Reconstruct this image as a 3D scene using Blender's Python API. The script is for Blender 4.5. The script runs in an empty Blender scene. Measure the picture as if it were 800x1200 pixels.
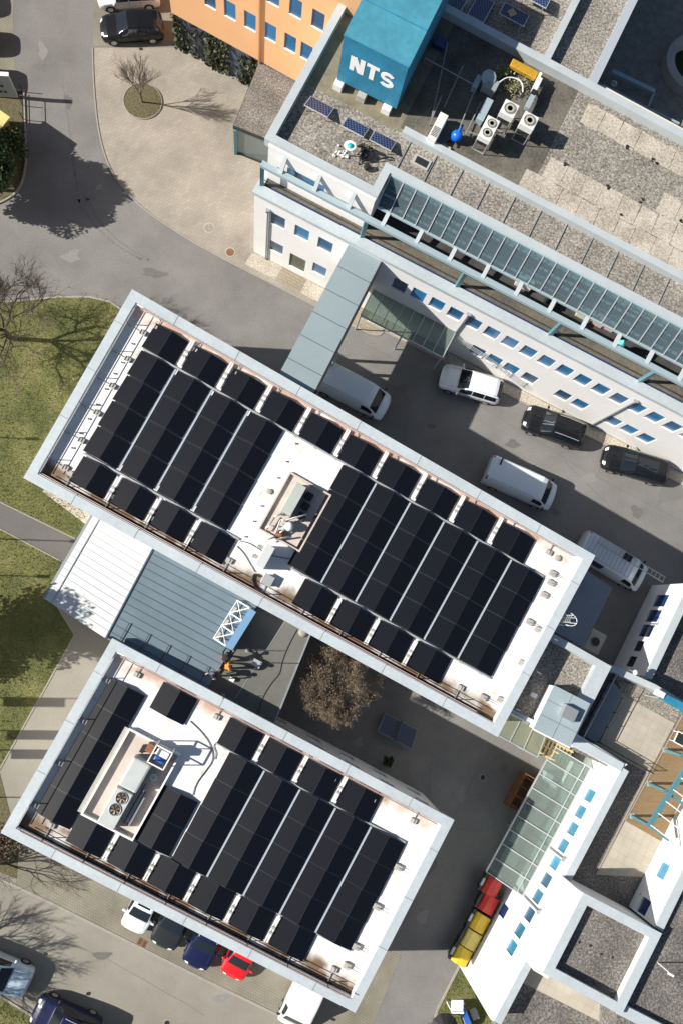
import bpy, bmesh, math, random
from mathutils import Vector, Matrix, Euler
random.seed(7)
R=math.radians
scene=bpy.context.scene
COL=scene.collection
# ------------------------------------------------------------------ camera model
FPX,NX,NY,H=1000.0,293.0,712.0,56.5
_d=Vector((NX-400,NY-600,FPX)).normalized()
CZ=-_d
CX=Vector((1,0,0)); CX=(CX-CX.dot(CZ)*CZ).normalized()
CY=CZ.cross(CX)
def ray(px,py):
    r=Vector((px-400,py-600,FPX)); return Vector((r.dot(CX),r.dot(CY),r.dot(CZ)))
def G(px,py,z=0.0):
    r=ray(px,py); t=(z-H)/r.z
    return Vector((r.x*t,r.y*t,z))
cd=bpy.data.cameras.new('camera'); cam=bpy.data.objects.new('camera',cd); COL.objects.link(cam)
cam.matrix_world=Matrix(((CX[0],-CX[1],-CX[2],0),(CY[0],-CY[1],-CY[2],0),(CZ[0],-CZ[1],-CZ[2],H),(0,0,0,1)))
cd.sensor_fit='VERTICAL'; cd.sensor_height=36; cd.lens=FPX/1200*36; cd.clip_end=3000; cd.clip_start=.5
scene.camera=cam
# ------------------------------------------------------------------ light
SUN_EL=36.0; SUN_DIR=Vector((1,-.025,0)).normalized()   # direction the light travels, horizontally
w=bpy.data.worlds.new('World'); scene.world=w; w.use_nodes=True
nt=w.node_tree; bg=nt.nodes['Background']; sky=nt.nodes.new('ShaderNodeTexSky'); sky.sky_type='NISHITA'
sky.sun_disc=False; sky.sun_elevation=R(SUN_EL); sky.sun_rotation=math.atan2(-SUN_DIR.x,-SUN_DIR.y)
nt.links.new(sky.outputs[0],bg.inputs[0]); bg.inputs[1].default_value=.05
sl=bpy.data.lights.new('sun','SUN'); sl.energy=5.0; sl.angle=R(.55); sl.color=(1,.945,.86)
so=bpy.data.objects.new('sun',sl); COL.objects.link(so)
ld=Vector((SUN_DIR.x*math.cos(R(SUN_EL)),SUN_DIR.y*math.cos(R(SUN_EL)),-math.sin(R(SUN_EL))))
so.rotation_euler=ld.to_track_quat('-Z','Y').to_euler(); so.location=(-60,0,60)
vs=scene.view_settings; vs.view_transform='Standard'; vs.look='None'; vs.gamma=1; vs.use_curve_mapping=False; vs.exposure=.62
scene.render.engine='CYCLES'
scene.cycles.max_bounces=6; scene.cycles.transparent_max_bounces=12
# ------------------------------------------------------------------ materials
MATS={}
def mat(name,col,rough=.7,metal=0.,n=None,n2=None,bump=0.,spec=.5,coat=0.,bscale=None,stretch=None):
    """n=(scale,amount) fine value noise, n2 likewise for broad blotches; bump strength"""
    if name in MATS: return MATS[name]
    m=bpy.data.materials.new(name); m.use_nodes=True; t=m.node_tree; b=t.nodes['Principled BSDF']
    b.inputs['Base Color'].default_value=(*col,1); b.inputs['Roughness'].default_value=rough
    b.inputs['Metallic'].default_value=metal; b.inputs['Specular IOR Level'].default_value=spec
    if coat: b.inputs['Coat Weight'].default_value=coat; b.inputs['Coat Roughness'].default_value=.05
    g=t.nodes.new('ShaderNodeNewGeometry'); vec=g.outputs['Position']
    if stretch:
        mp=t.nodes.new('ShaderNodeMapping'); mp.inputs['Rotation'].default_value=(0,0,R(stretch[0])); mp.inputs['Scale'].default_value=(stretch[1],stretch[2],1)
        t.links.new(vec,mp.inputs[0]); vec=mp.outputs[0]
    last=None
    for k in (n,n2):
        if not k: continue
        no=t.nodes.new('ShaderNodeTexNoise'); no.inputs['Scale'].default_value=k[0]; no.inputs['Detail'].default_value=5; no.inputs['Roughness'].default_value=.62
        t.links.new(vec,no.inputs[0])
        mr=t.nodes.new('ShaderNodeMapRange'); mr.inputs[1].default_value=.3; mr.inputs[2].default_value=.7
        mr.inputs[3].default_value=1-k[1]; mr.inputs[4].default_value=1+k[1]; t.links.new(no.outputs[0],mr.inputs[0])
        if last is None: last=mr.outputs[0]
        else:
            mu=t.nodes.new('ShaderNodeMath'); mu.operation='MULTIPLY'; t.links.new(last,mu.inputs[0]); t.links.new(mr.outputs[0],mu.inputs[1]); last=mu.outputs[0]
    if last is not None:
        vm=t.nodes.new('ShaderNodeVectorMath'); vm.operation='SCALE'; vm.inputs[0].default_value=col; t.links.new(last,vm.inputs['Scale']); t.links.new(vm.outputs[0],b.inputs['Base Color'])
    if bump:
        no=t.nodes.new('ShaderNodeTexNoise'); no.inputs['Scale'].default_value=bscale or 12; no.inputs['Detail'].default_value=4; t.links.new(vec,no.inputs[0])
        bp=t.nodes.new('ShaderNodeBump'); bp.inputs['Strength'].default_value=bump; bp.inputs['Distance'].default_value=.03; t.links.new(no.outputs[0],bp.inputs['Height']); t.links.new(bp.outputs[0],b.inputs['Normal'])
    m.diffuse_color=(*col,1); MATS[name]=m; return m
def nodes(m): t=m.node_tree; return t,t.nodes['Principled BSDF']
def ramp_mat(name,scale,stops,rough=.9,bump=.4,scale2=None,kind='noise',detail=4,rot=0,dist=.03):
    m=mat(name,stops[0][1],rough); t,b=nodes(m)
    g=t.nodes.new('ShaderNodeNewGeometry')
    if kind=='noise':
        no=t.nodes.new('ShaderNodeTexNoise'); no.inputs['Detail'].default_value=detail; no.inputs['Roughness'].default_value=.7; out=no.outputs[0]
    else:
        no=t.nodes.new('ShaderNodeTexVoronoi'); out=no.outputs['Color']
    no.inputs['Scale'].default_value=scale; t.links.new(g.outputs['Position'],no.inputs[0])
    if kind!='noise':
        sp=t.nodes.new('ShaderNodeSeparateColor'); t.links.new(out,sp.inputs[0]); out=sp.outputs[0]
    src=out
    if scale2:
        n2=t.nodes.new('ShaderNodeTexNoise'); n2.inputs['Scale'].default_value=scale2[0]; n2.inputs['Detail'].default_value=5; t.links.new(g.outputs['Position'],n2.inputs[0])
        mx=t.nodes.new('ShaderNodeMix'); mx.inputs[0].default_value=scale2[1]; t.links.new(out,mx.inputs[2]); t.links.new(n2.outputs[0],mx.inputs[3]); src=mx.outputs[0]
    cr=t.nodes.new('ShaderNodeValToRGB'); t.links.new(src,cr.inputs[0])
    e=cr.color_ramp.elements
    e[0].position=stops[0][0]; e[0].color=(*stops[0][1],1); e[1].position=stops[-1][0]; e[1].color=(*stops[-1][1],1)
    for p,c in stops[1:-1]: q=e.new(p); q.color=(*c,1)
    t.links.new(cr.outputs[0],b.inputs['Base Color'])
    if bump:
        bp=t.nodes.new('ShaderNodeBump'); bp.inputs['Strength'].default_value=bump; bp.inputs['Distance'].default_value=dist; t.links.new(out,bp.inputs['Height']); t.links.new(bp.outputs[0],b.inputs['Normal'])
    return m
def brick_mat(name,c1,c2,mortar,rot,bw,bh,ms=.02,off=.5,blotch=.15,rough=.85):
    m=mat(name,c1,rough); t,b=nodes(m)
    g=t.nodes.new('ShaderNodeNewGeometry'); mp=t.nodes.new('ShaderNodeMapping'); mp.inputs['Rotation'].default_value=(0,0,R(rot)); t.links.new(g.outputs['Position'],mp.inputs[0])
    bk=t.nodes.new('ShaderNodeTexBrick'); bk.inputs['Color1'].default_value=(*c1,1); bk.inputs['Color2'].default_value=(*c2,1); bk.inputs['Mortar'].default_value=(*mortar,1)
    bk.inputs['Scale'].default_value=1; bk.inputs['Mortar Size'].default_value=ms; bk.inputs['Brick Width'].default_value=bw; bk.inputs['Row Height'].default_value=bh; bk.offset=off
    t.links.new(mp.outputs[0],bk.inputs[0])
    no=t.nodes.new('ShaderNodeTexNoise'); no.inputs['Scale'].default_value=.35; no.inputs['Detail'].default_value=8; no.inputs['Roughness'].default_value=.65; t.links.new(g.outputs['Position'],no.inputs[0])
    mr=t.nodes.new('ShaderNodeMapRange'); mr.inputs[1].default_value=.3; mr.inputs[2].default_value=.7; mr.inputs[3].default_value=1-blotch; mr.inputs[4].default_value=1+blotch; t.links.new(no.outputs[0],mr.inputs[0])
    vm=t.nodes.new('ShaderNodeVectorMath'); vm.operation='SCALE'; t.links.new(bk.outputs[0],vm.inputs[0]); t.links.new(mr.outputs[0],vm.inputs['Scale']); t.links.new(vm.outputs[0],b.inputs['Base Color'])
    return m
def glass_mat(name,tint,fac=.25,rough=.05):
    m=bpy.data.materials.new(name); m.use_nodes=True; t=m.node_tree; t.nodes.clear()
    o=t.nodes.new('ShaderNodeOutputMaterial'); mx=t.nodes.new('ShaderNodeMixShader'); tr=t.nodes.new('ShaderNodeBsdfTransparent'); tr.inputs[0].default_value=(*tint,1)
    gl=t.nodes.new('ShaderNodeBsdfPrincipled'); gl.inputs['Base Color'].default_value=(*[c*.5 for c in tint],1); gl.inputs['Roughness'].default_value=rough
    mx.inputs[0].default_value=fac; t.links.new(tr.outputs[0],mx.inputs[1]); t.links.new(gl.outputs[0],mx.inputs[2]); t.links.new(mx.outputs[0],o.inputs[0]); MATS[name]=m; return m
M_asph=mat('asphalt',(.178,.173,.165),.9,n=(9,.14),n2=(.25,.2),bump=.15,bscale=40)
M_asph2=mat('asphalt_pale',(.245,.23,.195),.9,n=(12,.10),n2=(.3,.13),bump=.1,bscale=40)
M_path=mat('asphalt_path',(.12,.115,.11),.9,n=(12,.12),n2=(.4,.1))
M_patch=mat('asphalt_patch',(.15,.147,.14),.9,n=(14,.12),n2=(.5,.1))
M_plaza=brick_mat('plaza_pavers',(.315,.285,.24),(.28,.253,.212),(.24,.21,.17),-33,.42,.20,.014,blotch=.2)
M_plaza2=brick_mat('strip_pavers',(.31,.27,.205),(.28,.24,.185),(.2,.17,.13),28,.4,.2,.018,blotch=.18)
M_slab=brick_mat('terrace_slabs',(.40,.365,.30),(.375,.34,.28),(.31,.28,.235),28,.5,.5,.012,off=0,blotch=.2)
M_grid=brick_mat('grass_pavers',(.235,.215,.17),(.215,.197,.155),(.175,.165,.125),28,.16,.16,.025,blotch=.25)
M_kerb=mat('kerb_stone',(.29,.27,.235),.85,n=(6,.1))
M_grav=ramp_mat('roof_gravel',9,[(.34,(.055,.050,.045)),(.5,(.22,.20,.172)),(.66,(.48,.445,.39))],kind='noise',bump=.6,scale2=(.6,.18))
M_gravd=ramp_mat('dark_roof_gravel',9,[(.34,(.035,.033,.032)),(.5,(.13,.12,.11)),(.66,(.33,.31,.28))],kind='noise',bump=.6,scale2=(.6,.25))
M_gravb=ramp_mat('beige_gravel',9,[(.34,(.19,.165,.13)),(.5,(.42,.375,.31)),(.66,(.62,.57,.49))],kind='noise',bump=.5,scale2=(.8,.3))
M_grass=ramp_mat('lawn_grass',9,[(.30,(.026,.030,.010)),(.42,(.085,.098,.028)),(.55,(.16,.16,.055)),(.70,(.27,.23,.11))],bump=.8,scale2=(.45,.55),dist=.1)
M_soil=ramp_mat('bed_soil',8,[(.25,(.04,.032,.02)),(.5,(.11,.095,.05)),(.8,(.17,.17,.07))],bump=.8,dist=.08)
M_white=mat('white_render',(.81,.80,.785),.8,n2=(.5,.03),n=(5,.02))
M_ivory=mat('cream_wall',(.62,.58,.50),.85,n2=(.5,.05))
M_cop=mat('grey_blue_coping',(.53,.59,.62),.4,metal=.2,n2=(.5,.07),n=(4,.05))
M_cop2=mat('pale_coping',(.52,.57,.59),.42,metal=.2,n2=(.8,.06))
M_steel=mat('pale_blue_steel',(.36,.46,.50),.45,metal=.2)
M_teal=mat('teal_steel',(.085,.22,.26),.45,metal=.1)
M_blue=mat('window_blue',(.012,.14,.32),.3,n2=(1.5,.12),coat=.3)
M_blue2=mat('window_sky_blue',(.04,.215,.35),.3,n2=(1.5,.1),coat=.3)
M_navy=mat('window_navy',(.012,.04,.14),.25,coat=.5)
M_sill=mat('white_sill',(.75,.75,.74),.5)
M_dark=mat('dark_metal',(.02,.022,.025),.5)
M_black=mat('black_rubber',(.012,.012,.013),.7)
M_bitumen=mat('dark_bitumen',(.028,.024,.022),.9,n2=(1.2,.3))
M_grey=mat('grey_metal',(.33,.35,.36),.45,metal=.4)
M_light=mat('galvanised_metal',(.55,.57,.58),.4,metal=.5)
M_conc=mat('concrete',(.38,.37,.34),.85,n=(9,.12),n2=(1,.1))
M_orange=mat('orange_render',(.68,.38,.19),.85,n2=(.4,.04))
M_vinewall=mat('dark_blue_wall',(.06,.075,.11),.8,n2=(1.2,.25))
M_panel=None
def panel_mat(name,c,line,nu,nv,lw=.02):
    m=mat(name,c,.16,spec=.5,coat=.0); t,b=nodes(m)
    tc=t.nodes.new('ShaderNodeTexCoord'); bk=t.nodes.new('ShaderNodeTexBrick'); bk.offset=0
    bk.inputs['Color1'].default_value=(*c,1); bk.inputs['Color2'].default_value=(*[x*1.05 for x in c],1); bk.inputs['Mortar'].default_value=(*line,1)
    bk.inputs['Scale'].default_value=1; bk.inputs['Mortar Size'].default_value=lw; bk.inputs['Brick Width'].default_value=nu; bk.inputs['Row Height'].default_value=nv
    t.links.new(tc.outputs['Object'],bk.inputs[0]); t.links.new(bk.outputs[0],b.inputs['Base Color']); return m
M_cell=panel_mat('black_solar_cell',(.0042,.0053,.0095),(.0047,.0059,.0103),.182,.182,.004)
M_cell.node_tree.nodes['Principled BSDF'].inputs['Roughness'].default_value=.42; M_cell.node_tree.nodes['Principled BSDF'].inputs['Specular IOR Level'].default_value=.22
M_cellb=panel_mat('blue_solar_cell',(.012,.022,.085),(.20,.24,.34),.16,.16,.010)
M_frame=mat('panel_frame',(.018,.022,.03),.5,metal=.1)
M_framew=mat('panel_frame_white',(.62,.63,.62),.4,metal=.3)
M_lmem=mat('pale_metal_roof',(.62,.64,.63),.45,metal=.15,n2=(.6,.05))
M_bmem=mat('blue_grey_metal_roof',(.175,.235,.275),.45,metal=.25,n2=(.6,.08))
M_bitroof=mat('grey_bitumen_roof',(.13,.13,.115),.9,n=(6,.08),n2=(.4,.15))
M_bridge=mat('bridge_roof_metal',(.28,.345,.365),.5,metal=.15,n2=(.4,.06))
M_wood=mat('deck_wood',(.20,.135,.07),.8,n=(3,.2),n2=(.6,.12),stretch=(28,1,14))
M_ntsb=mat('sign_blue',(.022,.20,.34),.6,n2=(.7,.22),n=(4,.12))
M_ntst=mat('faded_blue_top',(.055,.25,.34),.6,n2=(.45,.18),n=(3,.1))
M_yel=mat('yellow_plastic',(.62,.43,.02),.45,n2=(2,.08)); M_yel2=mat('faded_yellow_plastic',(.60,.50,.12),.5,n2=(2,.1))
M_red=mat('red_plastic',(.55,.03,.02),.45,n2=(2,.1))
M_rust=mat('rust_steel',(.20,.085,.04),.8,n=(4,.25),n2=(1,.2))
M_pallet=mat('pallet_wood',(.48,.38,.20),.85,n=(6,.15))
M_pink=mat('dusty_pink_concrete',(.52,.45,.40),.85,n2=(1.2,.12))
M_bark=mat('bark',(.085,.065,.045),.9,n2=(4,.2)); M_twig=mat('pale_twig',(.16,.125,.09),.9)
M_leafb=mat('dry_brown_leaf',(.155,.118,.08),.85,n2=(1.6,.35)); M_leafd=mat('dark_green_leaf',(.045,.075,.022),.7,n2=(1.5,.4))
M_ivy=mat('ivy_leaf',(.055,.062,.026),.7,n2=(1.3,.45))
G_roof=glass_mat('canopy_glass',(.64,.74,.70),.28); G_roof2=glass_mat('greenhouse_glass',(.62,.76,.80),.16); G_poly=glass_mat('polycarbonate',(.62,.66,.52),.45,.3)
# white membrane roof with dirt near its long edges (uv in metres: u along, v from the street edge)
def membrane(name,W,c=(.80,.79,.76)):
    m=mat(name,c,.6); t,b=nodes(m)
    uv=t.nodes.new('ShaderNodeUVMap'); sp=t.nodes.new('ShaderNodeSeparateXYZ'); t.links.new(uv.outputs[0],sp.inputs[0])
    no=t.nodes.new('ShaderNodeTexNoise'); no.inputs['Scale'].default_value=.9; no.inputs['Detail'].default_value=6; t.links.new(uv.outputs[0],no.inputs[0])
    def band(v0,width,sign):
        a=t.nodes.new('ShaderNodeMath'); a.operation='MULTIPLY_ADD'; a.inputs[1].default_value=1.4; t.links.new(no.outputs[0],a.inputs[0]); t.links.new(sp.outputs[1],a.inputs[2])
        r=t.nodes.new('ShaderNodeMapRange'); r.interpolation_type='SMOOTHSTEP'; t.links.new(a.outputs[0],r.inputs[0])
        r.inputs[1].default_value=v0+.7; r.inputs[2].default_value=v0+.7+sign*width; r.inputs[3].default_value=1; r.inputs[4].default_value=0
        return r.outputs[0]
    def blend(prev,colr,fac,k):
        n3=t.nodes.new('ShaderNodeTexNoise'); n3.inputs['Scale'].default_value=k; n3.inputs['Detail'].default_value=6; t.links.new(uv.outputs[0],n3.inputs[0])
        r=t.nodes.new('ShaderNodeMapRange'); r.inputs[1].default_value=.34; r.inputs[2].default_value=.52; t.links.new(n3.outputs[0],r.inputs[0])
        mu=t.nodes.new('ShaderNodeMath'); mu.operation='MULTIPLY'; t.links.new(fac,mu.inputs[0]); t.links.new(r.outputs[0],mu.inputs[1])
        mx=t.nodes.new('ShaderNodeMix'); mx.data_type='RGBA'; t.links.new(mu.outputs[0],mx.inputs[0])
        if prev is None: mx.inputs[6].default_value=(*c,1)
        else: t.links.new(prev,mx.inputs[6])
        mx.inputs[7].default_value=(*colr,1); return mx.outputs[2]
    p=blend(None,(.45,.30,.235),band(.75,.9,1),.5)
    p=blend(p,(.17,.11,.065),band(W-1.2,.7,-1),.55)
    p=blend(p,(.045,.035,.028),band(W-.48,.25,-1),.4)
    bk=t.nodes.new('ShaderNodeTexBrick'); bk.offset=0; bk.inputs['Scale'].default_value=1; bk.inputs['Brick Width'].default_value=2.0; bk.inputs['Row Height'].default_value=40; bk.inputs['Mortar Size'].default_value=.025
    bk.inputs['Color1'].default_value=(1,1,1,1); bk.inputs['Color2'].default_value=(.97,.97,.97,1); bk.inputs['Mortar'].default_value=(.80,.80,.80,1); t.links.new(uv.outputs[0],bk.inputs[0])
    n4=t.nodes.new('ShaderNodeTexNoise'); n4.inputs['Scale'].default_value=.55; n4.inputs['Detail'].default_value=7; n4.inputs['Roughness'].default_value=.6; t.links.new(uv.outputs[0],n4.inputs[0])
    cr=t.nodes.new('ShaderNodeValToRGB'); e=cr.color_ramp.elements; e[0].position=.33; e[0].color=(.68,.65,.60,1); e[1].position=.43; e[1].color=(1,1,1,1); t.links.new(n4.outputs[0],cr.inputs[0])
    for src in (bk.outputs[0],cr.outputs[0]):
        mm=t.nodes.new('ShaderNodeMix'); mm.data_type='RGBA'; mm.blend_type='MULTIPLY'; mm.inputs[0].default_value=1; t.links.new(p,mm.inputs[6]); t.links.new(src,mm.inputs[7]); p=mm.outputs[2]
    t.links.new(p,b.inputs['Base Color']); return m
# ------------------------------------------------------------------ object helpers
WO={}                                         # world origin of every object we build
def tag(o,label=None,cat=None,group=None,kind=None):
    if label: o['label']=label
    if cat: o['category']=cat
    if group: o['group']=group
    if kind: o['kind']=kind
    return o
def thing(name,label,cat,loc=(0,0,0),group=None):
    o=bpy.data.objects.new(name,None); COL.objects.link(o); o.location=loc; o.empty_display_size=.3; WO[o]=Vector(loc); return tag(o,label,cat,group)
class MB:
    def __init__(s): s.v=[]; s.f=[]; s.uv=None
    def add(s,vs,fs): n=len(s.v); s.v+= [Vector(v) for v in vs]; s.f+=[tuple(i+n for i in f) for f in fs]; return s
    def hexa(s,b,t): return s.add(list(b)+list(t),[(3,2,1,0),(4,5,6,7),(0,1,5,4),(1,2,6,5),(2,3,7,6),(3,0,4,7)])
    def box(s,c,size,yaw=0,M=None):
        x,y,z=[k/2 for k in size]; rot=M if M is not None else Matrix.Rotation(yaw,3,'Z'); c=Vector(c)
        P=[c+rot@Vector(p) for p in ((-x,-y,-z),(x,-y,-z),(x,y,-z),(-x,y,-z),(-x,-y,z),(x,-y,z),(x,y,z),(-x,y,z))]
        return s.hexa(P[:4],P[4:])
    def prism(s,pts,z0,z1):
        pts=[Vector((p[0],p[1])) for p in pts]; a=sum(pts[i].x*pts[(i+1)%len(pts)].y-pts[(i+1)%len(pts)].x*pts[i].y for i in range(len(pts)))
        if a<0: pts=pts[::-1]
        n=len(pts); vs=[(p.x,p.y,z0) for p in pts]+[(p.x,p.y,z1) for p in pts]
        return s.add(vs,[tuple(range(n))[::-1],tuple(range(n,2*n))]+[(i,(i+1)%n,n+(i+1)%n,n+i) for i in range(n)])
    def sheet(s,pts): 
        pts=[Vector(p) for p in pts]; a=sum(pts[i].x*pts[(i+1)%len(pts)].y-pts[(i+1)%len(pts)].x*pts[i].y for i in range(len(pts)))
        if a<0: pts=pts[::-1]
        return s.add(pts,[tuple(range(len(pts)))])
    def bar(s,p,q,wd,ht=None,up=Vector((0,0,1))):
        p=Vector(p);q=Vector(q); d=q-p; L=d.length
        if L<1e-6: return s
        d.normalize(); ht=ht or wd; sd=d.cross(up)
        if sd.length<1e-3: sd=d.cross(Vector((1,0,0)))
        sd.normalize(); u=sd.cross(d); M=Matrix((d,sd,u)).transposed()
        return s.box((p+q)/2,(L,wd,ht),M=M)
    def tube(s,pts,r,n=6,r1=None,cap=True):
        pts=[Vector(p) for p in pts]; m=len(pts); base=len(s.v); ref=Vector((0,0,1))
        for i,p in enumerate(pts):
            d=(pts[min(i+1,m-1)]-pts[max(i-1,0)]).normalized(); rf=ref if abs(d.z)<.9 else Vector((1,0,0)); a=d.cross(rf).normalized(); b=d.cross(a)
            rr=r if r1 is None else r+(r1-r)*i/(m-1)
            for k in range(n): an=2*math.pi*k/n; s.v.append(p+(a*math.cos(an)+b*math.sin(an))*rr)
        for i in range(m-1):
            for k in range(n): s.f.append((base+i*n+k,base+i*n+(k+1)%n,base+(i+1)*n+(k+1)%n,base+(i+1)*n+k))
        if cap: s.f.append(tuple(base+k for k in range(n))[::-1]); s.f.append(tuple(base+(m-1)*n+k for k in range(n)))
        return s
    def cyl(s,c,r,z0,z1,n=20,r1=None): return s.tube([(c[0],c[1],z0),(c[0],c[1],z1)],r,n,r1)
    def lathe(s,c,prof,n=16,M=None):
        c=Vector(c); base=len(s.v); rot=M or Matrix.Identity(3)
        for r,z in prof:
            for k in range(n): a=2*math.pi*k/n; s.v.append(c+rot@Vector((r*math.cos(a),r*math.sin(a),z)))
        for i in range(len(prof)-1):
            for k in range(n): s.f.append((base+i*n+k,base+i*n+(k+1)%n,base+(i+1)*n+(k+1)%n,base+(i+1)*n+k))
        s.f.append(tuple(base+k for k in range(n))[::-1]); s.f.append(tuple(base+(len(prof)-1)*n+k for k in range(n)))
        return s
    def build(s,name,m,parent=None,smooth=False,bevel=0,label=None,cat=None,group=None,kind=None,origin=None):
        me=bpy.data.meshes.new(name)
        if parent is not None: o0=WO[parent]
        elif origin is not None: o0=Vector(origin)
        else:
            xs=[v.x for v in s.v]; ys=[v.y for v in s.v]; zs=[v.z for v in s.v]; o0=Vector(((min(xs)+max(xs))/2,(min(ys)+max(ys))/2,min(zs)))
        me.from_pydata([v-o0 for v in s.v],[],s.f)
        if s.uv:
            ul=me.uv_layers.new(name='UVMap')
            for l in me.loops: ul.data[l.index].uv=s.uv[l.vertex_index]
        me.materials.append(m); me.update()
        bm=bmesh.new(); bm.from_mesh(me); bmesh.ops.recalc_face_normals(bm,faces=bm.faces)
        if not s.closed_like(): 
            for f in bm.faces:
                if f.normal.z<-.5 and len(bm.faces)==1: f.normal_flip()
        bm.to_mesh(me); bm.free()
        if smooth:
            for p in me.polygons: p.use_smooth=True
        o=bpy.data.objects.new(name,me); COL.objects.link(o)
        if parent is not None: o.parent=parent
        else: o.location=o0
        WO[o]=o0
        if bevel:
            b=o.modifiers.new('bevel','BEVEL'); b.width=bevel; b.segments=2; b.limit_method='ANGLE'
        return tag(o,label,cat,group,kind)
    def closed_like(s): return len(s.f)>1
def kids(o): return [c for c in bpy.data.objects if c.parent==o]
def copy_tree(o,parent=None,ch=None):
    c=o.copy(); COL.objects.link(c)
    if parent is not None: c.parent=parent
    for k in (ch[o] if ch and o in ch else []): copy_tree(k,c,ch)
    return c
def cmap(root):
    m={}
    def rec(o):
        m[o]=list(o.children)
        for k in m[o]: rec(k)
    rec(root); return m
# ------------------------------------------------------------------ frames and quads
class Quad:
    """roof quadrilateral: corners NW,NE,SE,SW in the world, addressed in metres"""
    def __init__(s,px,z,L,W): s.c=[G(*p,z).xy for p in px]; s.L=L; s.W=W; s.z=z
    def w(s,u,v,z=None):
        a=u/s.L;b=v/s.W; p=s.c[0]*(1-a)*(1-b)+s.c[1]*a*(1-b)+s.c[2]*a*b+s.c[3]*(1-a)*b
        return Vector((p.x,p.y,s.z if z is None else z))
    def yaw(s,u,v): d=s.w(u+.1,v)-s.w(u-.1,v); return math.atan2(d.y,d.x)
    def inv(s,px,py,z):
        P=G(px,py,z).xy; a=b=.5
        for _ in range(30):
            q=s.w(a*s.L,b*s.W).xy-P; e=1e-4
            da=(s.w((a+e)*s.L,b*s.W).xy-s.w(a*s.L,b*s.W).xy)/e; db=(s.w(a*s.L,(b+e)*s.W).xy-s.w(a*s.L,b*s.W).xy)/e
            D=da.x*db.y-da.y*db.x; a+=(-q.x*db.y+q.y*db.x)/D; b+=(-da.x*q.y+da.y*q.x)/D
        return a*s.L,b*s.W
class Fr:
    def __init__(s,o,ang): s.o=Vector((o[0],o[1])); s.a=ang; s.u=Vector((math.cos(ang),math.sin(ang))); s.n=Vector((-s.u.y,s.u.x))
    def w(s,a,b,z=0): p=s.o+s.u*a+s.n*b; return Vector((p.x,p.y,z))
    def inv(s,px,py,z): d=G(px,py,z).xy-s.o; return d.dot(s.u),d.dot(s.n)
def qbox(m,Q,u0,u1,v0,v1,z0,z1):
    P=[(u0,v1),(u1,v1),(u1,v0),(u0,v0)] if isinstance(Q,Quad) else [(u0,v0),(u1,v0),(u1,v1),(u0,v1)]
    return m.hexa([Q.w(a,b,z0) for a,b in P],[Q.w(a,b,z1) for a,b in P])
def onwall(px,py,p0,p1):
    d=ray(px,py); p0=p0.xy;p1=p1.xy; e=(p1-p0); n=Vector((-e.y,e.x)); t=p0.dot(n)/d.xy.dot(n)
    q=d.xy*t; return (q-p0).dot(e.normalized()), H+d.z*t
def ring(m,pts,wd,z0,z1,inner=None):
    """mitred kerb or coping ring on a closed polygon (outer edge pts, going inwards by wd)"""
    pts=[Vector((p[0],p[1])) for p in pts]; n=len(pts)
    A=sum(pts[i].x*pts[(i+1)%n].y-pts[(i+1)%n].x*pts[i].y for i in range(n)); sg=1 if A>0 else -1
    inn=[]
    for i in range(n):
        a=(pts[i]-pts[i-1]).normalized(); b=(pts[(i+1)%n]-pts[i]).normalized()
        na=Vector((-a.y,a.x))*sg; nb=Vector((-b.y,b.x))*sg; k=(na+nb); k=k/(k.dot(na)); inn.append(pts[i]+k*wd)
    base=len(m.v)
    for z in (z0,z1):
        for p in pts: m.v.append(Vector((p.x,p.y,z)))
        for p in inn: m.v.append(Vector((p.x,p.y,z)))
    for i in range(n):
        j=(i+1)%n; o0,o1=base+i,base+j; i0,i1=base+n+i,base+n+j; O0,O1=o0+2*n,o1+2*n; I0,I1=i0+2*n,i1+2*n
        m.f+=[(o0,o1,O1,O0),(i1,i0,I0,I1),(O0,O1,I1,I0),(o1,o0,i0,i1)]
    return inn
def strip(m,pts,wd,z0,z1,side=1):
    """kerb or coping along an open line"""
    pts=[Vector((p[0],p[1])) for p in pts]; n=len(pts); off=[]
    for i in range(n):
        a=(pts[i]-pts[i-1]).normalized() if i else (pts[1]-pts[0]).normalized(); b=(pts[i+1]-pts[i]).normalized() if i<n-1 else a
        na=Vector((-a.y,a.x))*side; nb=Vector((-b.y,b.x))*side; k=na+nb; k=k/k.dot(na); off.append(pts[i]+k*wd)
    for i in range(n-1):
        q=[pts[i],pts[i+1],off[i+1],off[i]]; 
        m.hexa([(p.x,p.y,z0) for p in q],[(p.x,p.y,z1) for p in q])
    return m
VAR={}
def variant(m,k):
    if k==0 or m.name not in ('window_blue','window_sky_blue'): return m
    f=(1,.72,1.25,.5)[k]; c=m.diffuse_color; return mat(m.name+'_'+('','dull','bright','deep')[k],(min(1,c[0]*f+.004*k),c[1]*f,c[2]*f),.3,coat=.3,n2=(1.5,.2))
rvar=random.Random(99)
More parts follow.
